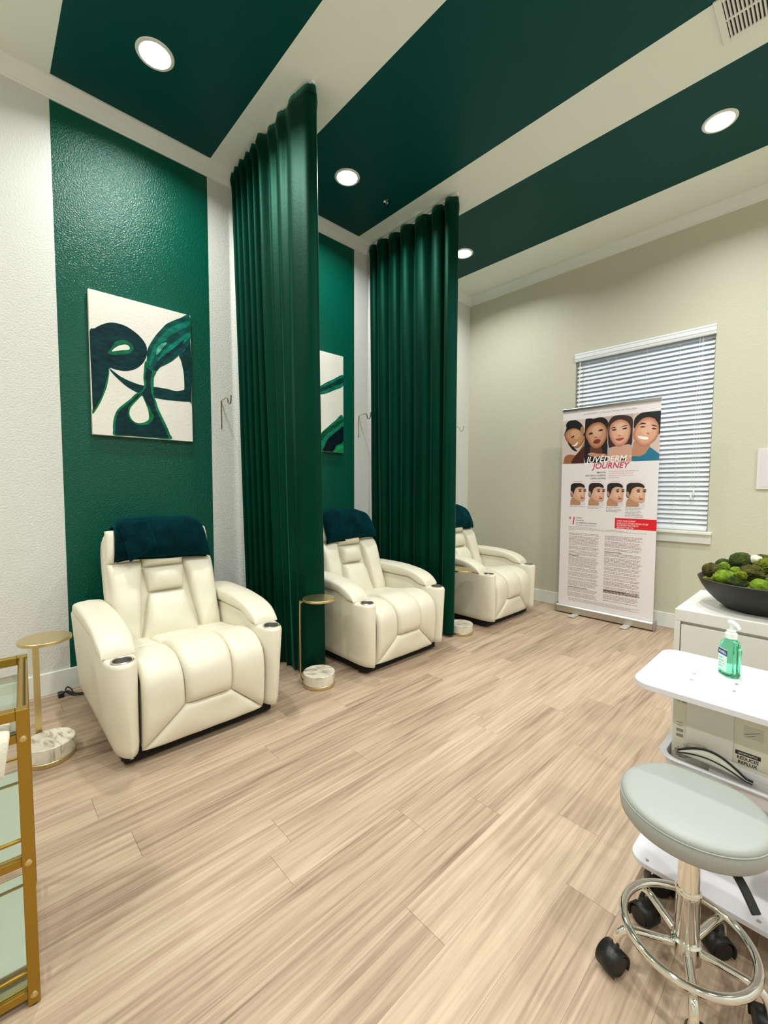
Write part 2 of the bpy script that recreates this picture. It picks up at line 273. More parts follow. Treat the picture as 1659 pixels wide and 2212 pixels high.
M_black = mat('black_plastic', '#0b0c0b', 0.4)
M_baseshade = mat('base_shade_black', '#0a0908', 0.9)  # shadow under the recliners, put into the plinth colour
M_leather = mat('cream_leather', '#e2dcc8', 0.42, bump=(140, 0.06, 4), var=(6, 0.04))
M_velvet = mat('green_velvet', '#002417', 0.52, bump=(60, 0.08), var=(3.0, 0.4), Specular_IOR_Level=0.36, Specular_Tint=(0.10, 0.95, 0.62, 1), Sheen_Weight=0.35, Sheen_Roughness=0.3, Sheen_Tint=(0.0, 0.62, 0.40, 1))
M_fur = mat('teal_plush', '#02252c', 0.95, bump=(150, 0.8, 4), var=(14, 0.6), Specular_IOR_Level=0.05, Sheen_Weight=0.25, Sheen_Roughness=0.4, Sheen_Tint=(0.0, 0.5, 0.55, 1))
M_lacq = mat('white_lacquer', '#dbdad2', 0.3)
M_tray = mat('white_laminate', '#d7d6db', 0.3)
M_vinyl = mat('grey_vinyl', '#9a9e98', 0.45, bump=(220, 0.08, 3))

def marble():
    m = bpy.data.materials.new('travertine_marble'); m.use_nodes = True; nt = m.node_tree; b = nt.nodes['Principled BSDF']
    tc = nt.nodes.new('ShaderNodeTexCoord'); mp = nt.nodes.new('ShaderNodeMapping')
    mp.inputs['Rotation'].default_value = (0, 0, 0.9); mp.inputs['Scale'].default_value = (2, 7, 3)
    n = nt.nodes.new('ShaderNodeTexNoise'); n.inputs['Scale'].default_value = 3.2; n.inputs['Detail'].default_value = 8; n.inputs['Distortion'].default_value = 1.4
    rp = nt.nodes.new('ShaderNodeValToRGB'); e = rp.color_ramp.elements
    e[0].position = 0.36; e[0].color = (*lin('#9c9078'), 1); e[1].position = 0.62; e[1].color = (*lin('#dfd8c8'), 1)
    q = e.new(0.47); q.color = (*lin('#d5cdbb'), 1)
    nt.links.new(tc.outputs['Object'], mp.inputs['Vector']); nt.links.new(mp.outputs['Vector'], n.inputs['Vector'])
    nt.links.new(n.outputs['Fac'], rp.inputs['Fac']); nt.links.new(rp.outputs['Color'], b.inputs['Base Color'])
    b.inputs['Roughness'].default_value = 0.25
    return m
M_marble = marble()

def wood():
    m = bpy.data.materials.new('oak_vinyl_plank'); m.use_nodes = True; nt = m.node_tree; b = nt.nodes['Principled BSDF']; L = nt.links
    tc = nt.nodes.new('ShaderNodeTexCoord'); oi = nt.nodes.new('ShaderNodeObjectInfo')
    sc = nt.nodes.new('ShaderNodeVectorMath'); sc.operation = 'SCALE'; sc.inputs[0].default_value = (37, 91, 53)
    L.new(oi.outputs['Random'], sc.inputs['Scale'])
    ad = nt.nodes.new('ShaderNodeVectorMath'); ad.operation = 'ADD'
    L.new(tc.outputs['Object'], ad.inputs[0]); L.new(sc.outputs['Vector'], ad.inputs[1])
    def stretched(scale, s, det, dist):
        mp = nt.nodes.new('ShaderNodeMapping'); mp.inputs['Scale'].default_value = s
        n = nt.nodes.new('ShaderNodeTexNoise'); n.inputs['Scale'].default_value = scale; n.inputs['Detail'].default_value = det; n.inputs['Distortion'].default_value = dist
        L.new(ad.outputs['Vector'], mp.inputs['Vector']); L.new(mp.outputs['Vector'], n.inputs['Vector']); return n
    n1 = stretched(1.0, (42, 1.3, 1), 4, 1.2)      # broad grain bands
    n2 = stretched(1.0, (120, 4, 1), 4, 0.3)       # fine fibres
    n3 = stretched(1.0, (5, 0.9, 1), 2, 0.3)       # slow tone drift
    mx = nt.nodes.new('ShaderNodeMath'); mx.operation = 'MULTIPLY_ADD'; mx.inputs[1].default_value = 0.55
    L.new(n1.outputs['Fac'], mx.inputs[0])
    m2 = nt.nodes.new('ShaderNodeMath'); m2.operation = 'MULTIPLY'; m2.inputs[1].default_value = 0.26; L.new(n2.outputs['Fac'], m2.inputs[0])
    m3 = nt.nodes.new('ShaderNodeMath'); m3.operation = 'MULTIPLY_ADD'; m3.inputs[1].default_value = 0.25; L.new(n3.outputs['Fac'], m3.inputs[0]); L.new(m2.outputs[0], m3.inputs[2])
    L.new(m3.outputs[0], mx.inputs[2])
    rr = nt.nodes.new('ShaderNodeMath'); rr.operation = 'MULTIPLY_ADD'; rr.inputs[1].default_value = 0.10; rr.inputs[2].default_value = -0.05
    L.new(oi.outputs['Random'], rr.inputs[0])
    sm = nt.nodes.new('ShaderNodeMath'); sm.operation = 'ADD'; L.new(mx.outputs[0], sm.inputs[0]); L.new(rr.outputs[0], sm.inputs[1])
    rp = nt.nodes.new('ShaderNodeValToRGB'); e = rp.color_ramp.elements
    e[0].position = 0.30; e[0].color = (*lin('#786351'), 1); e[1].position = 0.68; e[1].color = (*lin('#c2ad95'), 1)
    q = e.new(0.47); q.color = (*lin('#a68f79'), 1)
    L.new(sm.outputs[0], rp.inputs['Fac']); L.new(rp.outputs['Color'], b.inputs['Base Color'])
    b.inputs['Roughness'].default_value = 0.48; b.inputs['Specular IOR Level'].default_value = 0.3
    bp = nt.nodes.new('ShaderNodeBump'); bp.inputs['Strength'].default_value = 0.08; bp.inputs['Distance'].default_value = 0.004
    L.new(n2.outputs['Fac'], bp.inputs['Height']); L.new(bp.outputs['Normal'], b.inputs['Normal'])
    return m
M_wood = wood()

# ------------------------------------------------------------------ the room
XR, YB, LB, HC = 5.4, -2.4, 4.57, 3.63
WT = 0.14
STRIPES = [(0.385, 1.30), (1.735, 2.69), (3.12, 4.03)]
WX0, WX1, WZ0, WZ1 = 1.335, 2.505, 0.905, 2.665      # window opening

mb = MB(); mb.box(-WT, XR+WT, YB-WT, LB+WT, -0.10, -0.0045)
floor = mb.build('floor', mat('plank_joint', '#8d7660', 0.8)); tag(floor, kind='structure')

# planks, laid along y, each one its own piece
def plank_mesh(ln, wd=0.1487, th=0.0045, ch=0.0004):
    V = [(-wd/2, 0, -th), (wd/2, 0, -th), (wd/2, ln, -th), (-wd/2, ln, -th),
         (-wd/2, 0, -ch), (wd/2, 0, -ch), (wd/2, ln, -ch), (-wd/2, ln, -ch),
         (-wd/2+ch, ch, 0), (wd/2-ch, ch, 0), (wd/2-ch, ln-ch, 0), (-wd/2+ch, ln-ch, 0)]
    F = [(0,1,5,4),(1,2,6,5),(2,3,7,6),(3,0,4,7),(4,5,9,8),(5,6,10,9),(6,7,11,10),(7,4,8,11),(8,9,10,11)]
    me = bpy.data.meshes.new('plank'); me.from_pydata(V, [], F); me.materials.append(M_wood); return me
rnd = random.Random(5)
PL = 1.22; PW = 0.149
full = plank_mesh(PL-0.0008)
offs = [0.0, 0.41, 0.83, 0.22, 0.62, 1.02]
row = 0; x = 2.126-PW*15+PW/2
while x-PW/2 < 0: x += PW
x -= PW
xs = []
while x-PW/2 < XR: xs.append(x); x += PW
for k, x in enumerate(xs):
    lo = max(0.0, x-PW/2); hi = min(XR, x+PW/2); part = (hi-lo) < PW-0.002
    y = 0.685-PL*4+[0.0, 0.47, 0.81, 0.25, 0.95, 0.6, 0.12][k % 7]+rnd.uniform(-0.06, 0.06)
    while y < LB:
        a, b = max(y, YB), min(y+PL, LB)
        if b-a > 0.03:
            if part or (b-a) < PL-0.002:
                me = plank_mesh(b-a-0.0008, hi-lo-0.0005)
            else: me = full
            link_mesh('plank', me, floor, ((lo+hi)/2, a, 0))
        y += PL

def wall_faces(name, quads, parent=None):
    """quads: (pts, material)"""
    mb = MB(); mats = []
    for pts, m in quads:
        if m not in mats: mats.append(m)
        mb.cur = mats.index(m); mb.add(pts, [tuple(range(len(pts)))])
    o = mb.build(name, mats, parent, fix=False); tag(o, kind='structure'); return o

# left wall (x = 0): white with three painted green panels; closed slab
q = []
ys = [YB]; cols = []
for a, b in STRIPES:
    ys += [a, b]; cols += [M_white, M_green]
ys.append(LB); cols.append(M_white)
for i in range(len(ys)-1):
    q.append(([(0, ys[i], 0), (0, ys[i+1], 0), (0, ys[i+1], HC), (0, ys[i], HC)], cols[i]))
x = -WT
q += [([(x, YB, 0), (x, YB, HC), (x, LB, HC), (x, LB, 0)], M_white), ([(0, YB, 0), (0, YB, HC), (x, YB, HC), (x, YB, 0)], M_white),
      ([(0, LB, 0), (x, LB, 0), (x, LB, HC), (0, LB, HC)], M_white)]
wall_faces('wall_left', q)

# back wall (y = LB) with the window opening
mb = MB()
Y0, Y1 = LB, LB+WT
mb.box(-WT, WX0, Y0, Y1, 0, HC); mb.box(WX1, XR+WT, Y0, Y1, 0, HC)
mb.box(WX0, WX1, Y0, Y1, 0, WZ0); mb.box(WX0, WX1, Y0, Y1, WZ1, HC)
tag(mb.build('wall_back', M_beige), kind='structure')
mb = MB(); mb.box(XR, XR+WT, YB, LB, 0, HC); tag(mb.build('wall_right', M_white), kind='structure')
mb = MB(); mb.box(-WT, XR+WT, YB-WT, YB, 0, HC); tag(mb.build('wall_front', M_white), kind='structure')

# ceiling with painted green stripes
q = []
for i in range(len(ys)-1):
    q.append(([(0, ys[i], HC), (0, ys[i+1], HC), (XR, ys[i+1], HC), (XR, ys[i], HC)], M_gceil if cols[i] is M_green else M_ceil))
q.append(([(-WT, YB-WT, HC+.1), (XR+WT, YB-WT, HC+.1), (XR+WT, LB+WT, HC+.1), (-WT, LB+WT, HC+.1)], M_ceil))
wall_faces('ceiling', q)

# crown moulding: profile (out from wall, down from ceiling)
PROF = [(0, 0.0935), (0.008, 0.0935), (0.012, 0.084), (0.020, 0.080), (0.026, 0.068), (0.034, 0.048), (0.046, 0.030), (0.060, 0.020), (0.064, 0.010), (0.072, 0.008), (0.072, 0), (0, 0)]
def crown(name, a, b, inward):
    mb = MB(); V = []
    for e in (a, b):
        for (d, h) in PROF: V.append((e[0]+inward[0]*d, e[1]+inward[1]*d, HC-h-0.0004))
    n = len(PROF); F = [(i, (i+1) % n, n+(i+1) % n, n+i) for i in range(n)]+[tuple(range(n)), tuple(range(2*n-1, n-1, -1))]
    mb.add(V, F); tag(mb.build(name, M_trim, smooth=35), kind='structure')
crown('trim_1', (0, YB), (0, LB), (1, 0)); crown('trim_2', (0, LB), (XR, LB), (0, -1))
crown('trim_3', (XR, LB), (XR, YB), (-1, 0)); crown('trim_4', (XR, YB), (0, YB), (0, 1))
# baseboards
def baseboard(name, x0, x1, y0, y1):
    mb = MB(); mb.box(x0, x1, y0, y1, 0.0, 0.137)
    tag(mb.build(name, M_trim, bevel=0.004), kind='structure')
baseboard('baseboard_left', 0, 0.014, YB, LB); baseboard('baseboard_back', 0.014, XR-0.014, LB-0.014, LB)
baseboard('baseboard_right', XR-0.014, XR, YB, LB); baseboard('baseboard_front', 0.014, XR-0.014, YB, YB+0.014)

# window
win = empty('window_1', ((WX0+WX1)/2, LB+0.10, WZ0)); tag(win, kind='structure')
cx = (WX0+WX1)/2; hw = (WX1-WX0)/2; hh = WZ1-WZ0
mb = MB(); fr = 0.045
mb.box(-hw, -hw+fr, -.03, .03, 0, hh); mb.box(hw-fr, hw, -.03, .03, 0, hh); mb.box(-hw+fr, hw-fr, -.03, .03, 0, fr); mb.box(-hw+fr, hw-fr, -.03, .03, hh-fr, hh)
mb.box(-hw+fr, hw-fr, -.025, .025, hh*0.5-.02, hh*0.5+.02)
mb.build('window_frame', M_trim, win, bevel=0.003)
M_glass = mat('window_glass', '#e8f2f2', 0.02, Transmission_Weight=1.0, IOR=1.02)
for a, b in ((fr, hh*0.5-.02), (hh*0.5+.02, hh-fr)):
    mb = MB(); mb.box(-hw+fr, hw-fr, -.003, .003, a, b); mb.build('window_pane', M_glass, win)
mb = MB(); mb.box(-hw-0.035, hw+0.035, -0.150, -0.032, -0.028, -0.004); mb.build('window_sill', M_trim, win, bevel=0.004)
mb = MB(); mb.box(-hw-0.022, hw+0.028, -0.122, -0.1005, -0.108, -0.028); mb.build('sill_apron', M_trim, win, bevel=0.003)

# window blind
M_slat = mat('blind_slat', '#eceff1', 0.45)
bl = empty('window_blind', (cx, LB+0.035, WZ0), 0, 'white horizontal slat blind hanging closed in the window on the beige wall', 'blind')
mb = MB()
V = []; pr = [(0, 0), (-0.012, 0.004), (-0.016, 0.018), (-0.010, 0.024), (-0.018, 0.030), (-0.018, 0.056), (-0.011, 0.062), (-0.017, 0.068), (-0.015, 0.082), (0, 0.086)]
for e in (-hw-0.004, hw+0.006):
    for (d, z) in pr: V.append((e, -0.040+d, hh-0.088+z))
n = len(pr); mb.add(V, [(i, (i+1) % n, n+(i+1) % n, n+i) for i in range(n)]+[tuple(range(n)), tuple(range(2*n-1, n-1, -1))])
mb.build('valance', M_slat, bl, smooth=30)
mb = MB(); mb.box(-hw+0.004, hw-0.004, -0.025, 0.025, hh-0.055, hh-0.004); mb.build('headrail', mat('blind_rail', '#aeb8ba', 0.5), bl, bevel=0.003)
def slat_mesh():
    mb = MB(); V = []; w = 0.0255; n = 6; th = 0.0014
    for e in (-hw+0.006, hw-0.008):
        for i in range(n+1):
            a = -w+2*w*i/n; V.append((e, a, 0.0035*(1-(a/w)**2)+th))
        for i in range(n, -1, -1):
            a = -w+2*w*i/n; V.append((e, a, 0.0035*(1-(a/w)**2)-th))
    k = 2*(n+1); mb.add(V, [(i, (i+1) % k, k+(i+1) % k, k+i) for i in range(k)]+[tuple(range(k)), tuple(range(2*k-1, k-1, -1))])
    o = mb.build('slat', M_slat, bl, smooth=40); return o
s0 = slat_mesh(); NS = 40; pitch = (hh-0.092-0.038)/(NS-1)
for i in range(NS):
    o = s0 if i == 0 else s0.copy()
    if i: COL.objects.link(o)
    o.location = (0, 0, 0.040+i*pitch); o.rotation_euler = (R(55), 0, 0)
mb = MB(); mb.box(-hw+0.006, hw-0.008, -0.024, 0.024, 0.001, 0.018); mb.build('bottom_rail', M_slat, bl, bevel=0.004)
for u in (-0.46, -0.2, 0.07, 0.33, 0.50):
    mb = MB(); mb.tube([(u, -0.028, 0.015), (u, -0.028, hh-0.05)], 0.0011, 6); mb.build('ladder_cord', M_slat, bl)
mb = MB(); mb.tube([(-hw+0.045, -0.036, hh-0.05), (-hw+0.043, -0.04, 0.62)], 0.0045, 8); mb.build('tilt_wand', M_slat, bl, smooth=60)
for u, z in ((0.475, 0.36), (0.455, 0.33)):
    mb = MB(); mb.tube([(u+.02, -0.036, hh-0.05), (u, -0.04, z)], 0.0014, 6)
    mb.lathe([(0.002, z), (0.007, z-0.012), (0.008, z-0.045), (0.004, z-0.055)], 12, (u, -0.04)); mb.build('lift_cord', M_slat, bl, smooth=50)

# ------------------------------------------------------------------ recessed ceiling lights
def emis(name, col, st):
    m = bpy.data.materials.new(name); m.use_nodes = True; nt = m.node_tree; nt.nodes.clear()
    e = nt.nodes.new('ShaderNodeEmission'); e.inputs[0].default_value = (*col, 1); e.inputs[1].default_value = st
    o = nt.nodes.new('ShaderNodeOutputMaterial'); nt.links.new(e.outputs[0], o.inputs[0]); return m
M_lens = emis('lit_lens', (1.0, 0.97, 0.9), 14.0)
mb = MB(); mb.lathe([(0.074, 0.0), (0.078, -0.006), (0.092, -0.005), (0.096, 0.0)], 40, caps=False); TR = mb.build('trim_ring', M_trim, None, smooth=40)
mb = MB(); mb.lathe([(0.0765, -0.0015), (0.0001, -0.0012)], 40, caps=False); LE = mb.build('lens', M_lens, None)
def ceiling_light(x, y, label, group=None, first=[True]):
    e = empty('ceiling_light', (x, y, HC), 0, label, 'ceiling light', group)
    if first[0]: tr, le = TR, LE; first[0] = False
    else:
        tr, le = TR.copy(), LE.copy(); COL.objects.link(tr); COL.objects.link(le)
    tr.parent = e; le.parent = e
    ld = bpy.data.lights.new('lamp', 'AREA'); ld.shape = 'DISK'; ld.size = 0.14; ld.energy = LAMP_WATTS; ld.color = LAMP_COLOR; ld.spread = R(150)
    lo = bpy.data.objects.new('lamp', ld); COL.objects.link(lo); lo.parent = e; lo.location = (0, 0, -0.008)
ceiling_light(0.604, 0.79, 'lit recessed ceiling light in the green stripe above the nearest recliner')
ceiling_light(0.599, 2.13, 'lit recessed ceiling light in the middle green stripe between the two curtains')
ceiling_light(0.575, 3.64, 'lit recessed ceiling light beside the top edge of the far curtain')
ceiling_light(2.645, 3.55, 'lit recessed ceiling light at the right, in the stripe nearest the beige wall')
for x, y in ((2.645, 2.13), (2.645, 0.79), (4.6, 3.55), (4.6, 2.13), (4.6, 0.79), (0.6, -1.2), (2.645, -1.2), (4.6, -1.2)):
    ceiling_light(x, y, 'recessed ceiling light outside the picture', 'ceiling lights out of view')

# sprinkler head
sp = empty('sprinkler', (0.606, 2.543, HC), 0, 'small chrome sprinkler head on the green ceiling near the far curtain', 'sprinkler')
mb = MB(); mb.lathe([(0.030, 0), (0.030, -0.003), (0.014, -0.006), (0.012, 0)], 24, caps=False); mb.build('escutcheon', M_chrome, sp, smooth=40)
mb = MB(); mb.lathe([(0.008, 0), (0.008, -0.02), (0.004, -0.022), (0.004, -0.034), (0.013, -0.035), (0.013, -0.037), (0.0005, -0.037)], 16); mb.build('nozzle', M_chrome, sp, smooth=40)

# air vent
vt = empty('ceiling_vent', (2.935, 2.822, HC), 0, 'white ceiling air vent with dark slots at the top right corner', 'air vent')
mb = MB(); A, B, ao, bo = 0.155, 0.118, 0.186, 0.145
zt, zb = -0.0005, -0.010
mb.box(-ao, -A, -bo, bo, zb, zt); mb.box(A, ao, -bo, bo, zb, zt); mb.box(-A, A, -bo, -B, zb, zt); mb.box(-A, A, B, bo, zb, zt); mb.box(-A, A, -0.006, 0.006, zb, zt)
mb.build('vent_frame', M_trim, vt, bevel=0.002)
mb = MB(); mb.box(-A, A, -B, B, -0.0012, -0.0004); mb.build('duct_shade_sheet', mat('vent_shade', '#2b2a22', 0.8), vt)  # flat dark sheet painted as the shade inside the duct
mb = MB(); mb.box(-0.0035, 0.0035, 0.006, B, -0.010, -0.0015); f0 = mb.build('louvre', M_trim, vt)
first = True
for k in range(20):
    for sgn in (0, 1):
        o = f0 if first else f0.copy()
        if not first: COL.objects.link(o)
        first = False
        o.location = (-A+0.010+k*0.0152, -(B+0.006) if sgn else 0, 0); o.rotation_euler = (0, R(12), 0)

# blank white notice panel on the back wall
nb = empty('notice_board', (2.945, LB, 1.432), 0, 'plain white panel on the beige wall at the right edge', 'notice board')
mb = MB(); mb.box(-0.135, 0.135, -0.012, -0.001, -0.162, 0.162); mb.build('panel', M_lacq, nb, bevel=0.002)
mb = MB(); mb.box(-0.110, 0.110, -0.0135, -0.0122, -0.140, 0.140); mb.build('sheet', M_tray, nb)
# ------------------------------------------------------------------ velvet curtains
def curtain(y0, ctrl_top, ctrl_bot, label, ztop=3.605, seed=1):
    e = empty('curtain', (0.55, y0, 0), 0, label, 'curtain', 'green velvet curtains')
    tp = catmull([(x, y, 0) for x, y in ctrl_top], 8); bt = catmull([(x, y, 0) for x, y in ctrl_bot], 8)
    V = []; F = []; nz = 60; n = len(tp)
    for k in range(nz+1):
        h = k/nz; z = 0.018+(ztop-0.018)*h
        for i in range(n):
            p = bt[i].lerp(tp[i], h**0.8)
            wob = 0.010*noise.noise(Vector((i*0.13+seed, z*0.7, seed)))*(1.2-h)
            zz = z
            if k == nz: zz = ztop-0.012*abs(noise.noise(Vector((i*0.35, seed, 3))))
            pin = 1.0
            if h > 0.965: pin = 1.0+0.25*math.sin((h-0.965)/0.035*math.pi)
            if k == 0: zz = z+0.006*noise.noise(Vector((i*0.2, seed, 7)))
            V.append((p.x-0.55, p.y*pin+wob, zz))
    for k in range(nz):
        for i in range(n-1):
            a = k*n+i; F.append((a, a+1, a+n+1, a+n))
    mb = MB(); mb.add(V, F); o = mb.build('fabric', M_velvet, e, smooth=180, fix=False)
    s = o.modifiers.new('thick', 'SOLIDIFY'); s.thickness = 0.003; s.offset = 0
    mb = MB(); mb.box(-0.53, 0.53, -0.013, 0.013, 3.612, HC-0.0005); mb.build('ceiling_track', M_trim, e, bevel=0.002)
    # rolled header hem
    mb = MB(); mb.tube([(p.x-0.55, p.y*1.02, ztop-0.045+0.004*math.sin(i*0.7)) for i, p in enumerate(tp)], 0.006, 6); mb.build('header_seam', M_velvet, e, smooth=180)
    return e
c1t = [(0.045,.01),(0.075,-.045),(0.105,.045),(0.15,-.055),(0.19,.05),(0.24,-.06),(0.28,.05),(0.335,-.06),(0.375,.045),(0.43,-.065),(0.47,.04),(0.53,-.07),(0.585,-.02),(0.64,-.05),(0.70,-.03),(0.77,-.055),(0.84,-.035),(0.91,-.055),(0.99,-.045),(1.055,-.035),(1.082,.005),(1.06,.03)]
c1b = [(0.085,.07),(0.12,.02),(0.155,.10),(0.20,.01),(0.235,.11),(0.285,.015),(0.315,.11),(0.37,.015),(0.40,.11),(0.455,.02),(0.49,.10),(0.55,.03),(0.60,.075),(0.65,.045),(0.69,.06),(0.735,.045),(0.775,.055),(0.805,.055),(0.835,.075),(0.85,.12),(0.862,.17),(0.862,.22)]
curtain(1.50, c1t, c1b, 'dark green velvet curtain hanging beside the nearest recliner', seed=1)
def pleats(n, x0, x1, amp, dy, rnd, wide=()):
    pts = []
    ws = [wide[i] if i < len(wide) else 1.0 for i in range(n)]; tot = sum(ws); x = x0
    for i in range(n):
        w = (x1-x0)*ws[i]/tot
        a = amp*rnd.uniform(0.8, 1.2)
        pts += [(x+w*0.05, dy+a*0.75), (x+w*0.28, dy-a*0.75), (x+w*0.55, dy-a), (x+w*0.80, dy-a*0.55)]
        x += w
    pts.append((x1, dy+amp*0.3)); pts.append((x1-0.02, dy+amp*1.1))
    return pts
rd = random.Random(8)
W2 = (0.7, 0.9, 1.0, 1.0, 1.3, 1.0, 0.8)
c2t = pleats(7, 0.02, 1.072, 0.042, 0.0, rd, W2); c2b = pleats(7, 0.05, 1.062, 0.040, 0.02, rd, W2)
curtain(2.875, c2t, c2b, 'dark green velvet curtain hanging between the middle and the farthest recliner', seed=5)

# ------------------------------------------------------------------ cream power recliner (local: +x out from the wall, y across)
XO = 0.70
B0 = Vector((0.585, 0, 0.395)); WV = Vector((-0.22, 0, 0.62)).normalized(); NV = Vector((WV.z, 0, -WV.x))
def BP(v, w, d=0.0):
    p = B0+WV*w+NV*d; return Vector((p.x-XO, v, p.z))
def back_panel(mb, corners, thick, **k):
    cs = [Vector((a, b, 0)) for a, b in corners]
    def P(s, t): c = blerp(cs, s, t); return BP(c.x, c.y, 0.002)
    puff(mb, P, lambda s, t: NV, thick, **k)
seat_path = catmull([(0.56,0,0.395),(0.70,0,0.412),(0.85,0,0.432),(0.98,0,0.444),(1.07,0,0.432),(1.125,0,0.395),(1.145,0,0.33),(1.145,0,0.22),(1.137,0,0.13),(1.128,0,0.062)], 8)
SF, SL = arclen_fn(seat_path)
def SP(v, t):
    p = SF(t); return Vector((p.x-XO, v, p.z))
def SN(t):
    a, b = SF(max(0, t-0.01)), SF(min(1, t+0.01)); d = (b-a).normalized(); return Vector((-d.z, 0, d.x))
def seat_panel(mb, corners, thick, **k):
    cs = [Vector((a, b, 0)) for a, b in corners]
    def P(s, t): c = blerp(cs, s, t); return SP(c.x, c.y)
    def N(s, t): c = blerp(cs, s, t); return SN(c.y)
    puff(mb, P, N, thick, **k)

def smooth01(a, b, x):
    t = max(0, min(1, (x-a)/(b-a))); return t*t*(3-2*t)
def arm_top(x): return 0.545-0.045*smooth01(0.86, 1.02, x)
def arm_body(sg):
    """vertical-walled arm with rounded front post; returns mesh builder"""
    xs = [0.20+0.05*i for i in range(18)]                 # straight part up to 1.05
    yi, yo = 0.298, 0.432; yc = (yi+yo)/2; r = (yo-yi)/2
    line = []                                              # pairs (inner, outer)
    for x in xs: line.append((x, r))
    for k in range(1, 9):
        a = k/8*math.pi/2; line.append((1.05+0.135*math.sin(a), r*math.cos(a)**0.8 if k < 8 else 0.0))
    rings = [(0.066, 0.012, 0), (0.074, 0.003, 0), (0.11, 0.0, 0), (0.30, 0.0, 0), (None, 0.0, 0.020), (None, 0.004, 0.007), (None, 0.010, 0.0015), (None, 0.018, 0.0)]
    V = []; F = []; m = len(line)
    ring_n = 2*m-1
    for (z, ins, dn) in rings:
        pts = []
        for i, (x, hw_) in enumerate(line):
            zz = z if z is not None else arm_top(x)-dn
            h = max(0, hw_-ins); xx = x
            if i == 0: xx = x+ins
            if x > 1.05: xx = 1.05+(x-1.05)*(0.135-ins)/0.135
            fl = 0.036*(1-min(1, zz/0.5))
            pts.append((xx, h, zz, fl))
        # outer side then back along inner side
        for (xx, h, zz, fl) in pts: V.append((xx-XO, sg*(yc+h-fl*(1 if h > 0 else 0.5)), zz))
        for (xx, h, zz, fl) in reversed(pts[:-1]): V.append((xx-XO, sg*(yc-h), zz))
    nr = len(rings)
    for k in range(nr-1):
        for i in range(ring_n):
            j = (i+1) % ring_n; F.append((k*ring_n+i, k*ring_n+j, (k+1)*ring_n+j, (k+1)*ring_n+i))
    for base in (0, (nr-1)*ring_n):
        for i in range(m-1):
            a, b = base+i, base+i+1; c = base+ring_n-1-i; d = base+ring_n-1-(i+1)
            if d == b: F.append((a, b, c))
            else: F.append((a, b, d, c))
    mb = MB(); mb.add(V, F); return mb

def arm_pad(sg):
    top = catmull([(0.30,0,0.560),(0.33,0,0.615),(0.40,0,0.632),(0.55,0,0.635),(0.72,0,0.632),(0.86,0,0.617),(0.95,0,0.598),(1.01,0,0.572),(1.045,0,0.542),(1.058,0,0.512)], 6)
    V = []; F = []; n = 20
    yc = 0.367
    for p in top:
        zb = arm_top(p.x)+0.001 if p.x < 1.05 else 0.501
        zt = max(p.z, zb+0.002); h = zt-zb
        endr = min(1.0, 0.72+0.28*smooth01(0.30, 0.345, p.x)); fr_ = 1.0-0.10*smooth01(0.98, 1.055, p.x)
        w = 0.077*endr*fr_
        for k in range(n):
            a = 2*math.pi*k/n; ca, sa = math.cos(a), math.sin(a)
            ex = 0.35
            yy = w*math.copysign(abs(ca)**ex, ca); z2 = zb+h/2+h/2*math.copysign(abs(sa)**ex, sa)
            # slight crown across
            if sa > 0: z2 -= 0.010*(yy/w)**2*min(1, h/0.05)
            V.append((p.x-XO, sg*(yc)+yy, z2))
    N = len(top)
    for i in range(N-1):
        for k in range(n):
            l = (k+1) % n; F.append((i*n+k, i*n+l, (i+1)*n+l, (i+1)*n+k))
    F.append(tuple(range(n))); F.append(tuple((N-1)*n+k for k in range(n)))
    mb = MB(); mb.add(V, F); return mb

def drill(o, x, y, r, z0, z1):
    mb = MB(); mb.lathe([(r, z0), (r, z1)], 32, (x, y)); c = mb.build('cutter', M_steel, o.parent)
    b = o.modifiers.new('hole', 'BOOLEAN'); b.object = c; b.operation = 'DIFFERENCE'; b.solver = 'EXACT'
    dg = bpy.context.evaluated_depsgraph_get(); dg.update()
    me = bpy.data.meshes.new_from_object(o.evaluated_get(dg)); o.modifiers.clear(); old = o.data; o.data = me
    bpy.data.objects.remove(c, do_unlink=True)
    me.polygons.foreach_set('use_smooth', [True]*len(me.polygons)); me.set_sharp_from_angle(angle=R(50))

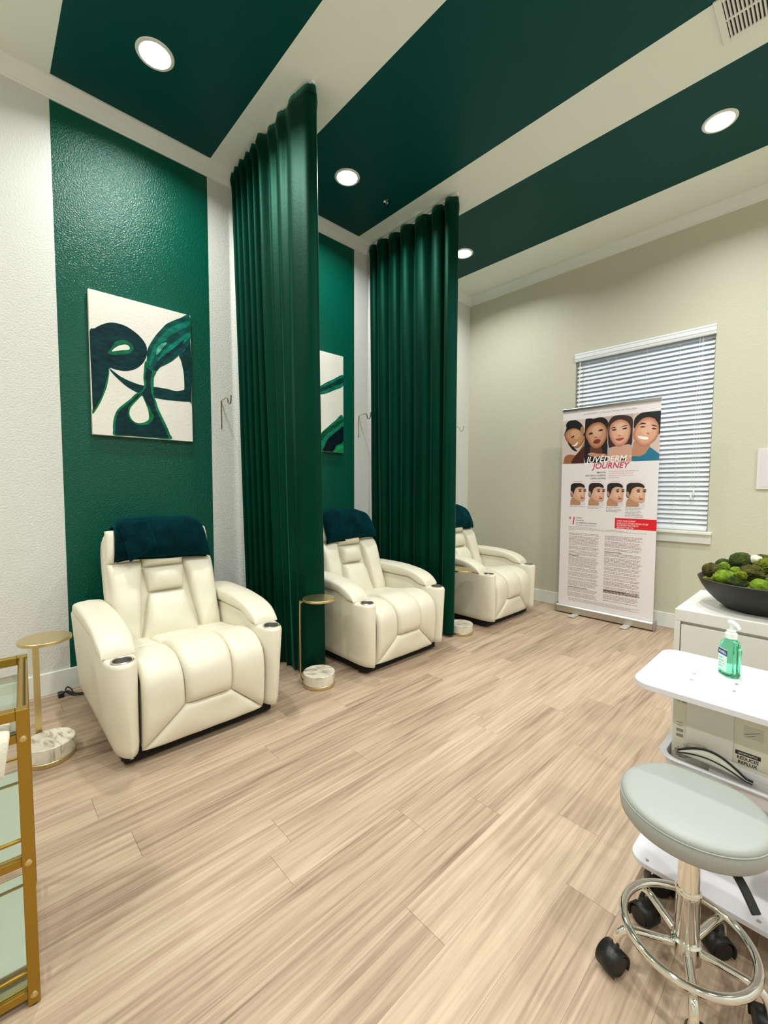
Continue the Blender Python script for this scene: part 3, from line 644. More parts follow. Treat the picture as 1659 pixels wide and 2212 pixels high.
def recliner():
    e = empty('recliner', (XO, 0.80, 0), 0)
    # plinth, coloured black to stand for the shadow under the recliner
    mb = MB(); mb.box(-0.475, 0.408, -0.366, 0.366, 0.012, 0.0675); mb.build('base', M_baseshade, e, bevel=0.01)
    for sx in (-0.40, 0.34):
        for sy in (-0.34, 0.34):
            mb = MB(); mb.lathe([(0.022, 0), (0.026, 0.004), (0.026, 0.014)], 16, (sx, sy)); mb.build('foot', M_black, e, smooth=40)
    # seat box
    mb = MB(); mb.box(-0.30, 0.405, -0.292, 0.292, 0.055, 0.385); mb.build('seat_frame', M_leather, e, bevel=0.02, seg=3)
    # backrest shell
    mb = MB(); V = []; F = []
    prof = []
    for k in range(0, 13):   # half outline in (v,w), rounded ears
        pass
    out = [(-0.285, -0.06), (-0.297, 0.10), (-0.300, 0.30), (-0.298, 0.50), (-0.292, 0.60), (-0.280, 0.645), (-0.255, 0.668), (-0.215, 0.674), (-0.12, 0.668), (0, 0.664)]
    out = out+[(-a, b) for a, b in reversed(out[:-1])]
    n = len(out)
    for (d, sc) in ((-0.165, 0.90), (-0.155, 0.96), (-0.13, 0.99), (-0.04, 1.0), (-0.012, 0.985), (0.002, 0.955), (0.006, 0.92)):
        for a, b in out: V.append(BP(a*sc, 0.3+(b-0.3)*sc, d))
    for k in range(6):
        for i in range(n):
            j = (i+1) % n; F.append((k*n+i, k*n+j, (k+1)*n+j, (k+1)*n+i))
    F.append(tuple(range(n))); F.append(tuple(6*n+i for i in range(n)))
    mb.add(V, F); mb.build('back_shell', M_leather, e, smooth=40, subd=1)
    bk = dict(p=7.0, q=2.2, crown=0.20, wob=0.012)
    for sg in (-1, 1):
        mb = MB()
        cs = [(0.170, -0.03), (0.288, -0.03), (0.292, 0.46), (0.112, 0.46)]
        cs = [(sg*a, b) for a, b in cs]
        back_panel(mb, cs, 0.074, seed=sg*3, ns=18, nt=26, **bk)
        mb.build('back_wing', M_leather, e, smooth=180)
        mb = MB(); cs = [(sg*a, b) for a, b in [(0.118, 0.455), (0.292, 0.455), (0.282, 0.655), (0.120, 0.655)]]
        back_panel(mb, cs, 0.064, seed=sg*5+1, **bk); mb.build('shoulder_pad', M_leather, e, smooth=180)
    for nm, cs, th in (('lumbar_cushion', [(-0.165, -0.03), (0.165, -0.03), (0.100, 0.262), (-0.100, 0.262)], 0.086),
                       ('mid_cushion', [(-0.098, 0.270), (0.098, 0.270), (0.116, 0.412), (-0.116, 0.412)], 0.076),
                       ('head_cushion', [(-0.114, 0.420), (0.114, 0.420), (0.120, 0.655), (-0.120, 0.655)], 0.080)):
        mb = MB(); back_panel(mb, cs, th, seed=len(nm), ns=18, nt=16, **bk); mb.build(nm, M_leather, e, smooth=180)
    # seat and leg rest panels
    sk = dict(p=9.0, q=2.2, crown=0.15, wob=0.007)
    tA, tC = 0.295, 0.815
    parts = [('seat_panel', [(-0.125, 0), (0.125, 0), (0.128, tA), (-0.128, tA)], 0.030),
             ('seat_panel', [(-0.296, 0), (-0.125, 0), (-0.128, tA), (-0.296, tA)], 0.026),
             ('seat_panel', [(0.125, 0), (0.296, 0), (0.296, tA), (0.128, tA)], 0.026),
             ('leg_rest_cushion', [(-0.132, tA), (0.132, tA), (0.112, tC), (-0.112, tC)], 0.052),
             ('leg_rest_side', [(-0.300, tA), (-0.132, tA), (-0.112, tC), (-0.300, 0.995)], 0.036),
             ('leg_rest_side', [(0.132, tA), (0.300, tA), (0.300, 0.995), (0.112, tC)], 0.036),
             ('leg_rest_lower', [(-0.112, tC), (0.112, tC), (0.300, 1.0), (-0.300, 1.0)], 0.036)]
    for i, (nm, cs, th) in enumerate(parts):
        mb = MB(); seat_panel(mb, cs, th, seed=i*7, ns=20, nt=30, **sk); mb.build(nm, M_leather, e, smooth=180)
    # leg-rest board closing the underside
    mb = MB(); mb.box(0.38, 0.432, -0.296, 0.296, 0.062, 0.36); mb.build('leg_rest_board', M_leather, e, bevel=0.008)
    for sg in (-1, 1):
        a = arm_body(sg).build('arm', M_leather, e, smooth=50)
        cx_, cy_ = 1.118-XO, sg*0.365
        drill(a, cx_, cy_, 0.040, 0.42, 0.56)
        arm_pad(sg).build('arm_pad', M_leather, e, smooth=60)
        mb = MB(); mb.lathe([(0.0475, 0.4995), (0.0475, 0.5025), (0.044, 0.5045), (0.0385, 0.502), (0.0375, 0.455), (0.0005, 0.454)], 36, (cx_, cy_), caps=False)
        mb.build('cup_holder', M_steel, e, smooth=40)
    return e

REC = recliner()
REC.location = (XO, 0.805, 0)
tag(REC, 'cream leather recliner nearest the camera, in front of the green wall panel', 'recliner', 'cream recliners along the wall')
r2_ = copy_tree(REC); r2_.location = (XO+0.012, 2.235, 0); tag(r2_, 'cream leather recliner in the middle, between the two green curtains')
r3_ = copy_tree(REC); r3_.location = (XO+0.012, 3.695, 0); tag(r3_, 'cream leather recliner farthest back, by the beige wall')

# ------------------------------------------------------------------ plush blankets over the backrests
def blanket(cx_, label, flap, seed, vw=0.245, lo=(0.470, 0.455), sk=0.0):
    e = empty('blanket', (XO, cx_, 0), 0, label, 'blanket', 'folded plush blankets on the recliners')
    path = catmull([(0.082, 0.0, 0), (0.096, 0.05, 0), (0.092, 0.12, 0), (0.085, 0.17, 0), (0.060, 0.222, 0), (0.010, 0.250, 0), (-0.07, 0.252, 0), (-0.155, 0.235, 0), (-0.185, 0.19, 0), (-0.187, 0.08, 0), (-0.183, 0.0, 0)], 6)
    PF, PLn = arclen_fn(path)
    def P(s, t):
        q = PF(t); v = -vw+2*vw*s
        front = max(0.0, 1-t/0.35)
        low = (lo[0]*(1-s)+lo[1]*s)
        v += 0.022*front*(s-0.5)*2+sk*front*0.5
        w = low+q.y*(0.70-low)/0.252+0.012*noise.noise(Vector((s*3, t*4, seed)))*front
        droop = 0.020*abs(2*s-1)**6
        return BP(v, w-droop, q.x+0.0)
    def N(s, t):
        a, b = PF(max(0, t-0.02)), PF(min(1, t+0.02)); d = (b-a).normalized()
        return (NV*d.y-WV*d.x)
    mb = MB(); puff(mb, P, N, 0.036, ns=36, nt=60, p=9, q=2.0, crown=0.15, wob=0.016, seed=seed)
    # underside closing sheet, just above the leather
    nv = len(mb.v); ns, nt = 36, 60
    base = [P(0.5-0.5*math.cos(math.pi*i/ns), 0.5-0.5*math.cos(math.pi*j/nt)) for j in range(nt+1) for i in range(ns+1)]
    mb.add(base, [(j*(ns+1)+i, (j+1)*(ns+1)+i, (j+1)*(ns+1)+i+1, j*(ns+1)+i+1) for j in range(nt) for i in range(ns)])
    mb.build('fold', M_fur, e, smooth=180)
    # second folded layer peeping below
    def P2(s, t):
        p = P(0.03+0.94*s, 0.0); return p+WV*(-0.004+0.03*t)+NV*(-0.022+0.004*t)
    mb = MB(); puff(mb, P2, lambda s, t: (NV*0.7-WV*0.7), 0.020, ns=30, nt=8, p=6, q=2, seed=seed+2, wob=0.006); mb.build('under_fold', M_fur, e, smooth=180)
    if flap:
        cs = [Vector((-0.195, 0.440, 0)), Vector((-0.045, 0.520, 0)), Vector((-0.075, 0.690, 0)), Vector((-0.240, 0.690, 0))]
        def PFp(s, t):
            c = blerp(cs, s, t); q = PF(max(0.0, min(0.34, (c.y-0.44)/0.25*0.34))); return BP(c.x, c.y, q.x+0.030)
        mb = MB(); puff(mb, PFp, lambda s, t: NV, 0.022, ns=20, nt=20, p=8, q=2, seed=seed+9, wob=0.012)
        mb.build('corner_flap', M_fur, e, smooth=180)
    return e
blanket(0.805, 'dark teal plush blanket with a folded corner flap on the nearest recliner', True, 3)
blanket(2.235, 'dark teal plush blanket over the backrest of the middle recliner', False, 17, lo=(0.445, 0.47), sk=0.03)
blanket(3.695, 'dark teal plush blanket over the backrest of the farthest recliner', False, 29, lo=(0.455, 0.455))

# ------------------------------------------------------------------ marble and gold side tables
def side_table(x, y, ang, top_z, label):
    e = empty('side_table', (x, y, 0), ang, label, 'side table', 'gold side tables with marble bases')
    mb = MB(); mb.lathe([(0.098, 0), (0.103, 0.002), (0.103, 0.020), (0.101, 0.022)], 48); mb.build('base_ring', M_gold, e, smooth=40)
    mb = MB(); mb.lathe([(0.0985, 0.022), (0.1015, 0.024), (0.1015, 0.084), (0.0985, 0.087)], 48); mb.build('marble_base', M_marble, e, smooth=40)
    mb = MB(); mb.lathe([(0.098, top_z-0.016), (0.102, top_z-0.014), (0.102, top_z-0.002), (0.100, top_z)], 48); mb.build('table_top', M_gold, e, smooth=40)
    # flat bar bending from under the top down to the base, on the local -x side
    pts = [(-0.055, 0, top_z-0.019), (-0.095, 0, top_z-0.020), (-0.113, 0, top_z-0.032), (-0.119, 0, top_z-0.055), (-0.119, 0, 0.09), (-0.117, 0, 0.050), (-0.108, 0, 0.026), (-0.085, 0, 0.020)]
    mb = MB(); mb.tube(catmull(pts, 5), 0, flat=(0.026, 0.006)); mb.build('stem', M_gold, e, smooth=35)
    return e
side_table(0.772, 0.203, R(14), 0.572, 'gold side table with marble base left of the nearest recliner')
side_table(1.010, 1.565, R(46.6), 0.566, 'gold side table with marble base in front of the near curtain')
side_table(1.035, 3.055, R(46.6), 0.566, 'gold side table with marble base half hidden by the far curtain')

# ------------------------------------------------------------------ paintings
def paint_mat(col):
    if col == '#eceadf': return MATS['canvas_white']
    return mat('acrylic_'+col.lstrip('#'), col, 0.5, bump=(35, 0.4, 5), var=(16, 0.6, (1, 1, 2.2)), Specular_IOR_Level=0.15)
def painting(y0, label, shapes, data):
    e = empty('painting', (0.0, y0, 1.6014), 0, label, 'painting', 'abstract canvases on the green panels')
    mb = MB(); mb.box(0.004, 0.035, 0, 0.610, 0, 0.894); mb.build('canvas', mat('canvas_white', '#e9e7dc', 0.6, bump=(60, 0.2, 4), var=(4, 0.07)), e, bevel=0.002)
    pr = Print(lambda u, w, d: (0.035+d, u, w))
    lim = (0.001, 0.609, 0.001, 0.893)
    for i, (k, col) in enumerate(shapes):
        pts = [(p.x, p.y) for p in catmull([(a, b, 0) for a, b in data[k]], 6, True)]
        pts = clip_rect(pts, *lim)
        if len(pts) > 2: pr.poly(pts, col, i)
    pr.build('brushwork', e, paint_mat)
painting(0.5392, 'canvas with a looping dark teal abstract leaf shape above the nearest recliner',
         [('blobrim', '#0f8a3c'), ('blob', '#04343a'), ('eyering', '#0b7350'), ('eye', '#eceadf'), ('bar', '#053f3f'), ('leaf', '#06574f'), ('leafl', '#0a8069'), ('leafl2', '#08876f'), ('leafd', '#053a3d'), ('leafhi', '#5fc2a4'),
          ('stem', '#0c8054'), ('stemd', '#04363c'), ('dropring', '#0c7f4a'), ('drop', '#eceadf')], PAINT1)
painting(1.9205, 'white canvas with green brush strokes partly hidden behind the near curtain',
         [('stroke', '#0a7d62'), ('stroked', '#04453a'), ('arc', '#0a8a6a'), ('arcg', '#0a5a35'), ('arcd', '#031a22'), ('arcg2', '#18a05a')], PAINT2)

# ------------------------------------------------------------------ gold wall hooks
def hook(y, z, label, ln=0.085):
    e = empty('wall_hook', (0, y, z), 0, label, 'wall hook', 'gold wall hooks')
    mb = MB(); mb.box(0.0005, 0.005, -0.0045, 0.0045, -0.212, 0.0); mb.build('back_bar', M_gold, e, bevel=0.001)
    pts = [(0.004, 0, -0.004), (0.095, 0, 0.008), (0.112, 0, 0.006), (0.126, 0, -0.014), (0.133, 0, -0.036), (0.150, 0, -0.047), (0.170, 0, -0.038), (0.180, 0, -0.016), (0.182, 0, 0.014)]
    mb = MB(); mb.tube(catmull(pts, 5), 0, flat=(0.008, 0.004)); mb.build('hook_arm', M_gold, e, smooth=35)
    for zz in (-0.05, -0.16):
        mb = MB(); mb.lathe([(0.003, 0.005), (0.0025, 0.0065), (0.0003, 0.007)], 10); o = mb.build('screw', M_brass, e, loc=(0, 0, zz), rot=(0, R(90), 0), smooth=50)
    return e
hook(1.375, 1.932, 'gold wall hook on the white strip left of the near curtain')
hook(2.745, 1.978, 'gold wall hook on the white strip left of the far curtain')
hook(4.215, 1.995, 'gold wall hook peeking out right of the far curtain')

# power cord by the skirting board
pc = empty('power_cord', (0.10, 0.36, 0), 0, 'black power cord with plug on the floor behind the nearest recliner', 'power cord')
mb = MB(); mb.tube(catmull([(0.10, 0.16, 0.006), (0.05, 0.08, 0.006), (0.02, 0.02, 0.006), (-0.03, -0.01, 0.02), (-0.055, 0.0, 0.034), (-0.04, 0.02, 0.02), (0.0, 0.03, 0.006), (0.03, 0.10, 0.006), (0.02, 0.20, 0.006)], 8), 0.0042, 8); mb.build('cable', M_black, pc, smooth=180)
mb = MB(); mb.box(-0.035, 0.010, -0.052, -0.022, 0.001, 0.030); mb.build('plug', M_black, pc, bevel=0.007, seg=3)
mb = MB(); mb.tube(catmull([(-0.012, -0.03, 0.02), (0.0, -0.005, 0.03), (0.015, 0.02, 0.015)], 6), 0.006, 8); mb.build('strain_relief', M_black, pc, smooth=180)
# ------------------------------------------------------------------ roll-up banner stand
BW = 0.432
bn = empty('banner_stand', (1.742, 4.365, 0), 0, 'tall roll-up advertising banner with faces and red headline in front of the window', 'banner')
mb = MB(); V = []; pr = [(-0.045, 0.012), (0.045, 0.012), (0.045, 0.055), (0.030, 0.078), (-0.030, 0.086), (-0.045, 0.070)]
for ex in (-BW-0.010, BW+0.010):
    for y, z in pr: V.append((ex, y, z))
n = len(pr); mb.add(V, [(i, (i+1) % n, n+(i+1) % n, n+i) for i in range(n)]+[tuple(range(n)), tuple(range(2*n-1, n-1, -1))])
cas = mb.build('cassette', mat('aluminium', '#c9c6bf', 0.32, 1.0), bn, bevel=0.004)
for sx in (-1, 1):
    mb = MB(); x0 = sx*(BW+0.010); mb.box(min(x0, x0+sx*0.012), max(x0, x0+sx*0.012), -0.048, 0.048, 0.008, 0.090); mb.build('end_cap', mat('cap_grey', '#a9a7a2', 0.4, 0.6), bn, bevel=0.006)
for u in (-0.235, 0.235):
    mb = MB(); mb.box(u-0.030, u+0.030, -0.165, 0.105, 0.004, 0.012); o = mb.build('foot', mat('foot_alu', '#d8d5cd', 0.4, 0.5), bn, bevel=0.003)
mb = MB(); mb.tube([(0, 0.022, 0.08), (0, 0.022, 2.06)], 0.009, 10); mb.build('pole', M_steel, bn, smooth=60)
mb = MB(); mb.box(-BW-0.004, BW+0.004, -0.012, 0.012, 2.045, 2.070); mb.build('top_rail', mat('aluminium', '#c9c6bf', 0.32, 1.0), bn, bevel=0.004)
mb = MB(); mb.box(-BW, BW, -0.0009, 0.0003, 0.080, 2.048); sheet = mb.build('banner_sheet', mat('banner_vinyl', '#e6dfe0', 0.5), bn)

mp3 = lambda u, w, d: (u, -0.0009-d, w)
ph = Print(mp3)
W0, W1 = 1.522, 1.956
pan = [(-BW, -0.212), (-0.212, 0.002), (0.002, 0.213), (0.213, BW)]
for (a, b), c in zip(pan, ('#cfc0b6', '#b9a8a2', '#b7a4a6', '#cdbbb0')): ph.rect(a, b, W0, W1, c, 0)
def tone(pts, f, du=0.0, dw=0.0):
    cu = sum(p[0] for p in pts)/len(pts); cw = sum(p[1] for p in pts)/len(pts)
    return [(cu+(x-cu)*f+du, cw+(y-cw)*f+dw) for x, y in pts]
def mixc(a, b, t):
    a, b = a.lstrip('#'), b.lstrip('#')
    return '#'+''.join('%02x' % round(int(a[i:i+2], 16)*(1-t)+int(b[i:i+2], 16)*t) for i in (0, 2, 4))
def art(k, col, layer, pi, sm=5):
    pts = [(p.x, p.y) for p in catmull([(a, b, 0) for a, b in BAN[k]], sm, True)]
    lo = pan[pi][0]; hi = pan[pi][1]
    pts = clip_rect(pts, lo, hi, W0, W1)
    if len(pts) > 2: ph.poly(pts, col, layer)
    if k.startswith('face'):
        steps = [(0.93, 0.33), (0.85, 0.66), (0.76, 1.0)]
        for j, (f, t) in enumerate(steps):
            ph.poly(tone(pts, f, 0.004*(j+1)/3, 0.006*(j+1)/3), mixc(col, SK[pi], t), layer+0.2*(j+1))
        ph.poly(tone(pts, 0.45, 0.010, 0.035), mixc(SK[pi], '#f3d6c2', 0.3), layer+0.8)
SK = ['#b98560', '#c48f6e', '#d9a68c', '#d8a285']
SD = ['#8f5c3c', '#96603f', '#b07a60', '#b0765a']
art('body1', '#9a6440', 1, 0); art('dress1', '#4a1f1a', 2, 0); art('face1', SD[0], 3, 0); art('hair1', '#151417', 4, 0); art('pony1', '#151417', 4, 0); art('ear1', '#a8744f', 5, 0)
art('mouth1', '#f0dcd2', 5, 0); art('eye1', '#2a1a14', 5, 0)
art('hair2', '#191315', 1, 1); art('neck2', '#5a3628', 2, 1); art('face2', SD[1], 3, 1); art('lips2', '#7c2a2c', 4, 1); art('eye2a', '#3a221a', 4, 1); art('eye2b', '#3a221a', 4, 1); art('nose2', SD[1], 4, 1); art('hand2', '#b98a70', 4, 1)
art('neck3', '#cfa08a', 1, 2); art('hair3', '#3a231c', 2, 2); art('face3', SD[2], 3, 2); art('lips3', '#a8413f', 4, 2)
for k in ('eye3a', 'eye3b', 'brow3a', 'brow3b'): art(k, '#3a241e', 4, 2)
art('nose3', SD[2], 4, 2)
art('neck4', '#b98468', 1, 3); art('shirt4', '#1f6f8d', 2, 3); art('hair4', '#17171a', 2, 3); art('face4', SD[3], 3, 3); art('mouth4', '#f4efe9', 4, 3); art('nose4', SD[3], 4, 3)
for k in ('eye4a', 'eye4b', 'brow4a', 'brow4b'): art(k, '#2c2019', 4, 3)
def shade(cu, cw, a, b, col, lay, pi):
    pts = [(cu+a*math.cos(2*math.pi*i/24), cw+b*math.sin(2*math.pi*i/24)) for i in range(24)]
    pts = clip_rect(pts, pan[pi][0], pan[pi][1], W0, W1); ph.poly(pts, col, lay)
ph.build('portrait_photo', sheet)

hd = Print(mp3)
hd.text('JUVÉDERM  COLLECTION OF FILLERS', 0.008, 1.993, 0.021, '#8f8a90', 0, sx=1.35, align='CENTER')
hd.build('header_line', sheet); hd = Print(mp3)
hd.text('JUVÉDERM', -0.190, 1.526, 0.080, '#f6f2f3', 6, sx=0.95, shear=0.22, bold=0.0012)
hd.build('brand_name', sheet); hd = Print(mp3)
hd.text('®', 0.192, 1.560, 0.022, '#f6f2f3', 6)
hd.build('trademark_sign', sheet); hd = Print(mp3)
hd.text('JOURNEY', -0.128, 1.466, 0.076, '#c8174f', 7, sx=0.97, shear=0.22, bold=0.0008)
hd.build('headline_word', sheet)

sb = Print(mp3)
for t, w in (('SMOOTH.', 1.425), ('NATURAL-LOOKING.', 1.397), ('LONG-LASTING.', 1.369)):
    sb.text(t, -0.004, w-0.006, 0.0225, '#3b3836', 0, sx=0.88, shear=0.15, align='RIGHT', bold=0.0004)
rt = random.Random(3)
def scribble(pr, u0, u1, w, h, col, layer, ragged=0.0):
    """unreadably small print: one line broken into word-long dashes"""
    u = u0; end = u1-ragged*(u1-u0)
    while u < end-0.004:
        L = min(rt.uniform(0.010, 0.032), end-u)
        pr.rect(u, u+L, w-h/2, w+h/2, col, layer); u += L+rt.uniform(0.003, 0.006)
sb.build('slogan', sheet); sb = Print(mp3)
for i in range(4): scribble(sb, 0.018, 0.268, 1.437-i*0.020, 0.0055, '#d79aa4', 0, [0.0, 0.15, 0.1, 0.62][i])
sb.build('intro_text', sheet); sb = Print(mp3)
sb.text('#', -0.344, 0.965, 0.040, '#c8174f', 0, sx=0.85, bold=0.0006)
sb.text('1', -0.322, 0.914, 0.105, '#c8174f', 0, sx=0.75, shear=0.15, bold=0.0022)
sb.build('ranking_number', sheet); sb = Print(mp3)
for t, w, c in (('CHOSEN', 0.977, '#4a4440'), ('REQUESTED', 0.953, '#4a4440'), ('RECOMMENDED FILLER BRAND', 0.928, '#4a4440'), ('BY PATIENTS AND PROVIDERS', 0.904, '#9a938f')):
    sb.text(t, -0.274, w-0.004, 0.0175, c, 0, sx=0.80, shear=0.12, bold=0.0002)
sb.build('ranking_text', sheet); sb = Print(mp3)
sb.rect(0.088, BW, 0.897, 0.997, '#d81122', 0)
sb.build('red_callout', sheet); sb = Print(mp3)
for t, w in (('START YOUR JOURNEY', 0.971), ('SCHEDULE A CONSULTATION TO SEE', 0.949), ('IF JUVÉDERM TREATMENTS', 0.929), ('ARE RIGHT FOR YOU.', 0.908)):
    sb.text(t, 0.104, w-0.006, 0.0195, '#f7dfe0', 1, sx=0.78, shear=0.12, bold=0.0002)
sb.build('callout_text', sheet)

sm = Print(mp3)
cols4 = [(-0.337, -0.191), (-0.160, -0.015), (0.010, 0.154), (0.178, 0.333)]
for i, (a, b) in enumerate(cols4):
    sm.rect(a, b, 1.106, 1.326, '#d8d3d8', 0)
    f = (b-a)/0.146
    for k, c in (('sm_neck', '#b48567'), ('sm_face', '#c99a7d'), ('sm_hair', '#221a19'), ('sm_ear', '#bb8a6c'), ('sm_lip', '#9c4a47'), ('sm_eye', '#3a261f')):
        lay = {'sm_neck': 1, 'sm_face': 2, 'sm_hair': 3, 'sm_ear': 4, 'sm_lip': 3, 'sm_eye': 3}[k]
        pts = [(a+(p.x+0.337)*f, p.y) for p in catmull([(x, y, 0) for x, y in BAN[k]], 5, True)]
        pts = clip_rect(pts, a, b, 1.106, 1.326); sm.poly(pts, c, lay)
        if k == 'sm_face':
            sm.poly(tone(pts, 0.88, 0.002, 0.004), '#d3a68a', 2.3); sm.poly(tone(pts, 0.55, 0.006, 0.014), '#deb69c', 2.6)
            sm.poly(tone(pts, 0.10, 0.024, -0.018), '#b07f66', 2.8)
        if k == 'sm_eye':
            sm.poly([(x+0.046*f, y+0.002) for x, y in pts], c, lay); sm.poly([(x-0.002, y+0.016) for x, y in tone(pts, 1.25)], '#5a4034', lay); sm.poly([(x+0.046*f, y+0.017) for x, y in tone(pts, 1.1)], '#5a4034', lay)
    scribble(sm, a+0.03, b-0.02, 1.342, 0.005, '#d58aa0', 0, 0.1)
    for j in range([1, 2, 4, 7][i]): scribble(sm, a-0.005, b, 1.094-j*0.0135, 0.0045, '#8d8480', 0, rt.uniform(0, 0.3))
sm.build('profile_photos', sheet)

bt = Print(mp3)
for j in range(4): scribble(bt, -0.344, [-0.11, 0.17, 0.355, -0.28][j] if j < 3 else -0.28, 0.886-j*0.011, 0.0042, '#a89a98', 0)
def column(u0, u1, w_top, w_bot, seed):
    r_ = random.Random(seed); w = w_top
    while w > w_bot:
        if r_.random() < 0.16:
            bt.rect(u0, u0+(u1-u0)*r_.uniform(0.35, 0.75), w-0.0034, w+0.0034, '#6b5a55', 0); w -= 0.0125
        for _ in range(r_.randint(2, 5)):
            if w < w_bot: break
            scribble(bt, u0, u1, w, 0.0052, r_.choice(['#9d8b88', '#a08f8c', '#a88890']), 0, r_.uniform(0, 0.10)); w -= 0.0118
        if r_.random() < 0.75: w -= 0.008
column(-0.340, -0.045, 0.822, 0.175, 4); column(0.004, 0.325, 0.820, 0.185, 9)
for j in range(3): scribble(bt, 0.004, 0.325, 0.300-j*0.011, 0.0066, '#5d4c48', 1, 0.02)
for j in range(3): scribble(bt, -0.330, 0.32, 0.158-j*0.011, 0.0042, '#a09390', 0, [0.0, 0.1, 0.0][j])
bt.build('fine_print', sheet)

# ------------------------------------------------------------------ white chest of drawers
dr = empty('chest_of_drawers', (2.83, 2.067, 0), 0, 'white chest of drawers carrying the bowl of moss', 'chest of drawers')
DW, DD, DH = 1.60, 0.48, 0.78
mb = MB(); mb.box(0, DW, 0.0, DD, DH-0.047, DH); mb.build('top_panel', M_lacq, dr, bevel=0.0015)
for a in (0, DW-0.020):
    mb = MB(); mb.box(a, a+0.020, 0.0, DD, 0, DH-0.0475); mb.build('side_panel', M_lacq, dr, bevel=0.001)
mb = MB(); mb.box(0.020, DW-0.020, DD-0.012, DD-0.002, 0.03, DH-0.048); mb.box(0.020, DW-0.020, 0.03, DD-0.012, 0.03, 0.045); mb.box(DW/2-0.009, DW/2+0.009, 0.02, DD-0.012, 0.045, DH-0.048); mb.box(0.020, DW-0.020, 0.0225, 0.030, 0.045, DH-0.048); mb.build('carcass', M_lacq, dr)
for c in range(2):
    x0 = 0.0225+c*(DW/2-0.0115); x1 = x0+DW/2-0.034
    for k in range(3):
        z0 = 0.040+k*0.228; z1 = z0+0.222
        if k == 2: z1 = DH-0.060
        mb = MB(); mb.box(x0, x1, 0.004, 0.022, z0, z1); mb.build('drawer_front', M_lacq, dr, bevel=0.0015)

# ------------------------------------------------------------------ bowl of moss
BX, BY, BZ = 3.08, 2.30, 0.7805
bw = empty('bowl', (BX, BY, BZ), 0, 'large matte black bowl filled with moss on the white chest', 'bowl')
mb = MB(); mb.lathe([(0.0005, 0.0), (0.115, 0.0), (0.125, 0.004), (0.150, 0.022), (0.180, 0.052), (0.203, 0.085), (0.216, 0.112), (0.219, 0.1185), (0.2165, 0.121), (0.211, 0.118), (0.198, 0.088), (0.172, 0.052), (0.130, 0.022), (0.09, 0.012), (0.0005, 0.012)], 64, caps=False)
mb.build('bowl_shell', mat('black_stoneware', '#14160f', 0.5, bump=(80, 0.1, 3)), bw, smooth=50)

def moss_mat(name, c1, c2, sc):
    m = mat(name, c1, 0.95, bump=(sc*5, 0.9, 6), var=(sc, 0.5, (1, 1, 1), c2)); return m
MM = {'bright': moss_mat('moss_bright', '#82a00e', '#4a6a08', 45), 'brown': moss_mat('moss_brown', '#666310', '#25240a', 50), 'dark': moss_mat('moss_dark', '#47590c', '#172006', 45), 'yellow': moss_mat('moss_yellow', '#8f9a10', '#5d6b0a', 60), 'white': mat('pale_stone', '#d8d2b8', 0.8, bump=(60, 0.5, 4))}
def moss(x, y, z, r, kind, label, sx=1.0, sz=0.9, rough=0.12, seed=0, nm='moss_ball'):
    bm = bmesh.new(); bmesh.ops.create_icosphere(bm, subdivisions=5, radius=1.0)
    fine = {'bright': 0.025, 'brown': 0.10, 'dark': 0.07, 'yellow': 0.20, 'white': 0.05}[kind]
    for v in bm.verts:
        d = v.co.normalized()
        k = 1+rough*noise.noise(d*1.6+Vector((seed, 0, 0)))+fine*noise.noise(d*9+Vector((0, seed, 0)))+fine*0.8*noise.noise(d*22+Vector((0, 0, seed)))+fine*0.8*noise.noise(d*48+Vector((seed, seed, 0)))
        v.co = Vector((d.x*r*sx*k, d.y*r*k, d.z*r*sz*k))
    me = bpy.data.meshes.new(nm); bm.to_mesh(me); bm.free(); me.materials.append(MM[kind])
    me.polygons.foreach_set('use_smooth', [True]*len(me.polygons))
    o = link_mesh(nm, me, None, (x, y, z), (0, 0, seed*0.3))
    return tag(o, label, 'stone' if kind == 'white' else 'moss', 'moss pieces in the black bowl')
moss(2.914, 2.256, 0.926, 0.033, 'brown', 'brownish moss ball at the left rim of the bowl', seed=1)
moss(2.938, 2.40, 0.930, 0.036, 'dark', 'dark green moss ball at the back left of the bowl', seed=2)
moss(2.950, 2.30, 0.940, 0.021, 'bright', 'small bright green moss ball on top of the long bright one', seed=3, sz=1.0)
moss(2.968, 2.20, 0.912, 0.033, 'bright', 'long bright green moss cushion at the front left of the bowl', sx=1.45, seed=4)
moss(2.997, 2.38, 0.960, 0.043, 'dark', 'largest dark moss ball at the top of the pile in the bowl', seed=5)
moss(2.998, 2.26, 0.935, 0.024, 'bright', 'flat bright green moss piece in the middle of the bowl', sx=1.3, sz=0.7, seed=6)
moss(3.044, 2.37, 0.974, 0.022, 'white', 'pale whitish stone among the moss balls', seed=7, nm='pale_stone')
moss(3.060, 2.45, 0.955, 0.038, 'brown', 'brown moss ball behind the pale stone', seed=8)
moss(3.045, 2.25, 0.934, 0.038, 'brown', 'dark brown shaggy moss lump in the middle right of the bowl', sx=1.15, seed=9, rough=0.25)
moss(3.085, 2.34, 0.955, 0.036, 'yellow', 'yellow green moss ball at the right behind the brown lump', seed=10)
moss(3.083, 2.13, 0.906, 0.030, 'bright', 'smooth bright green moss ball at the front right of the bowl', seed=11)
moss(3.012, 2.166, 0.905, 0.025, 'dark', 'small dark moss lump near the front rim of the bowl', sx=1.3, seed=12, rough=0.3)
moss(2.947, 2.190, 0.906, 0.020, 'yellow', 'fluffy yellow green moss tuft spilling over the left rim', seed=13, rough=0.4)
moss(3.022, 2.165, 0.932, 0.019, 'yellow', 'fluffy yellow green moss tuft at the centre front of the bowl', seed=14, rough=0.4)
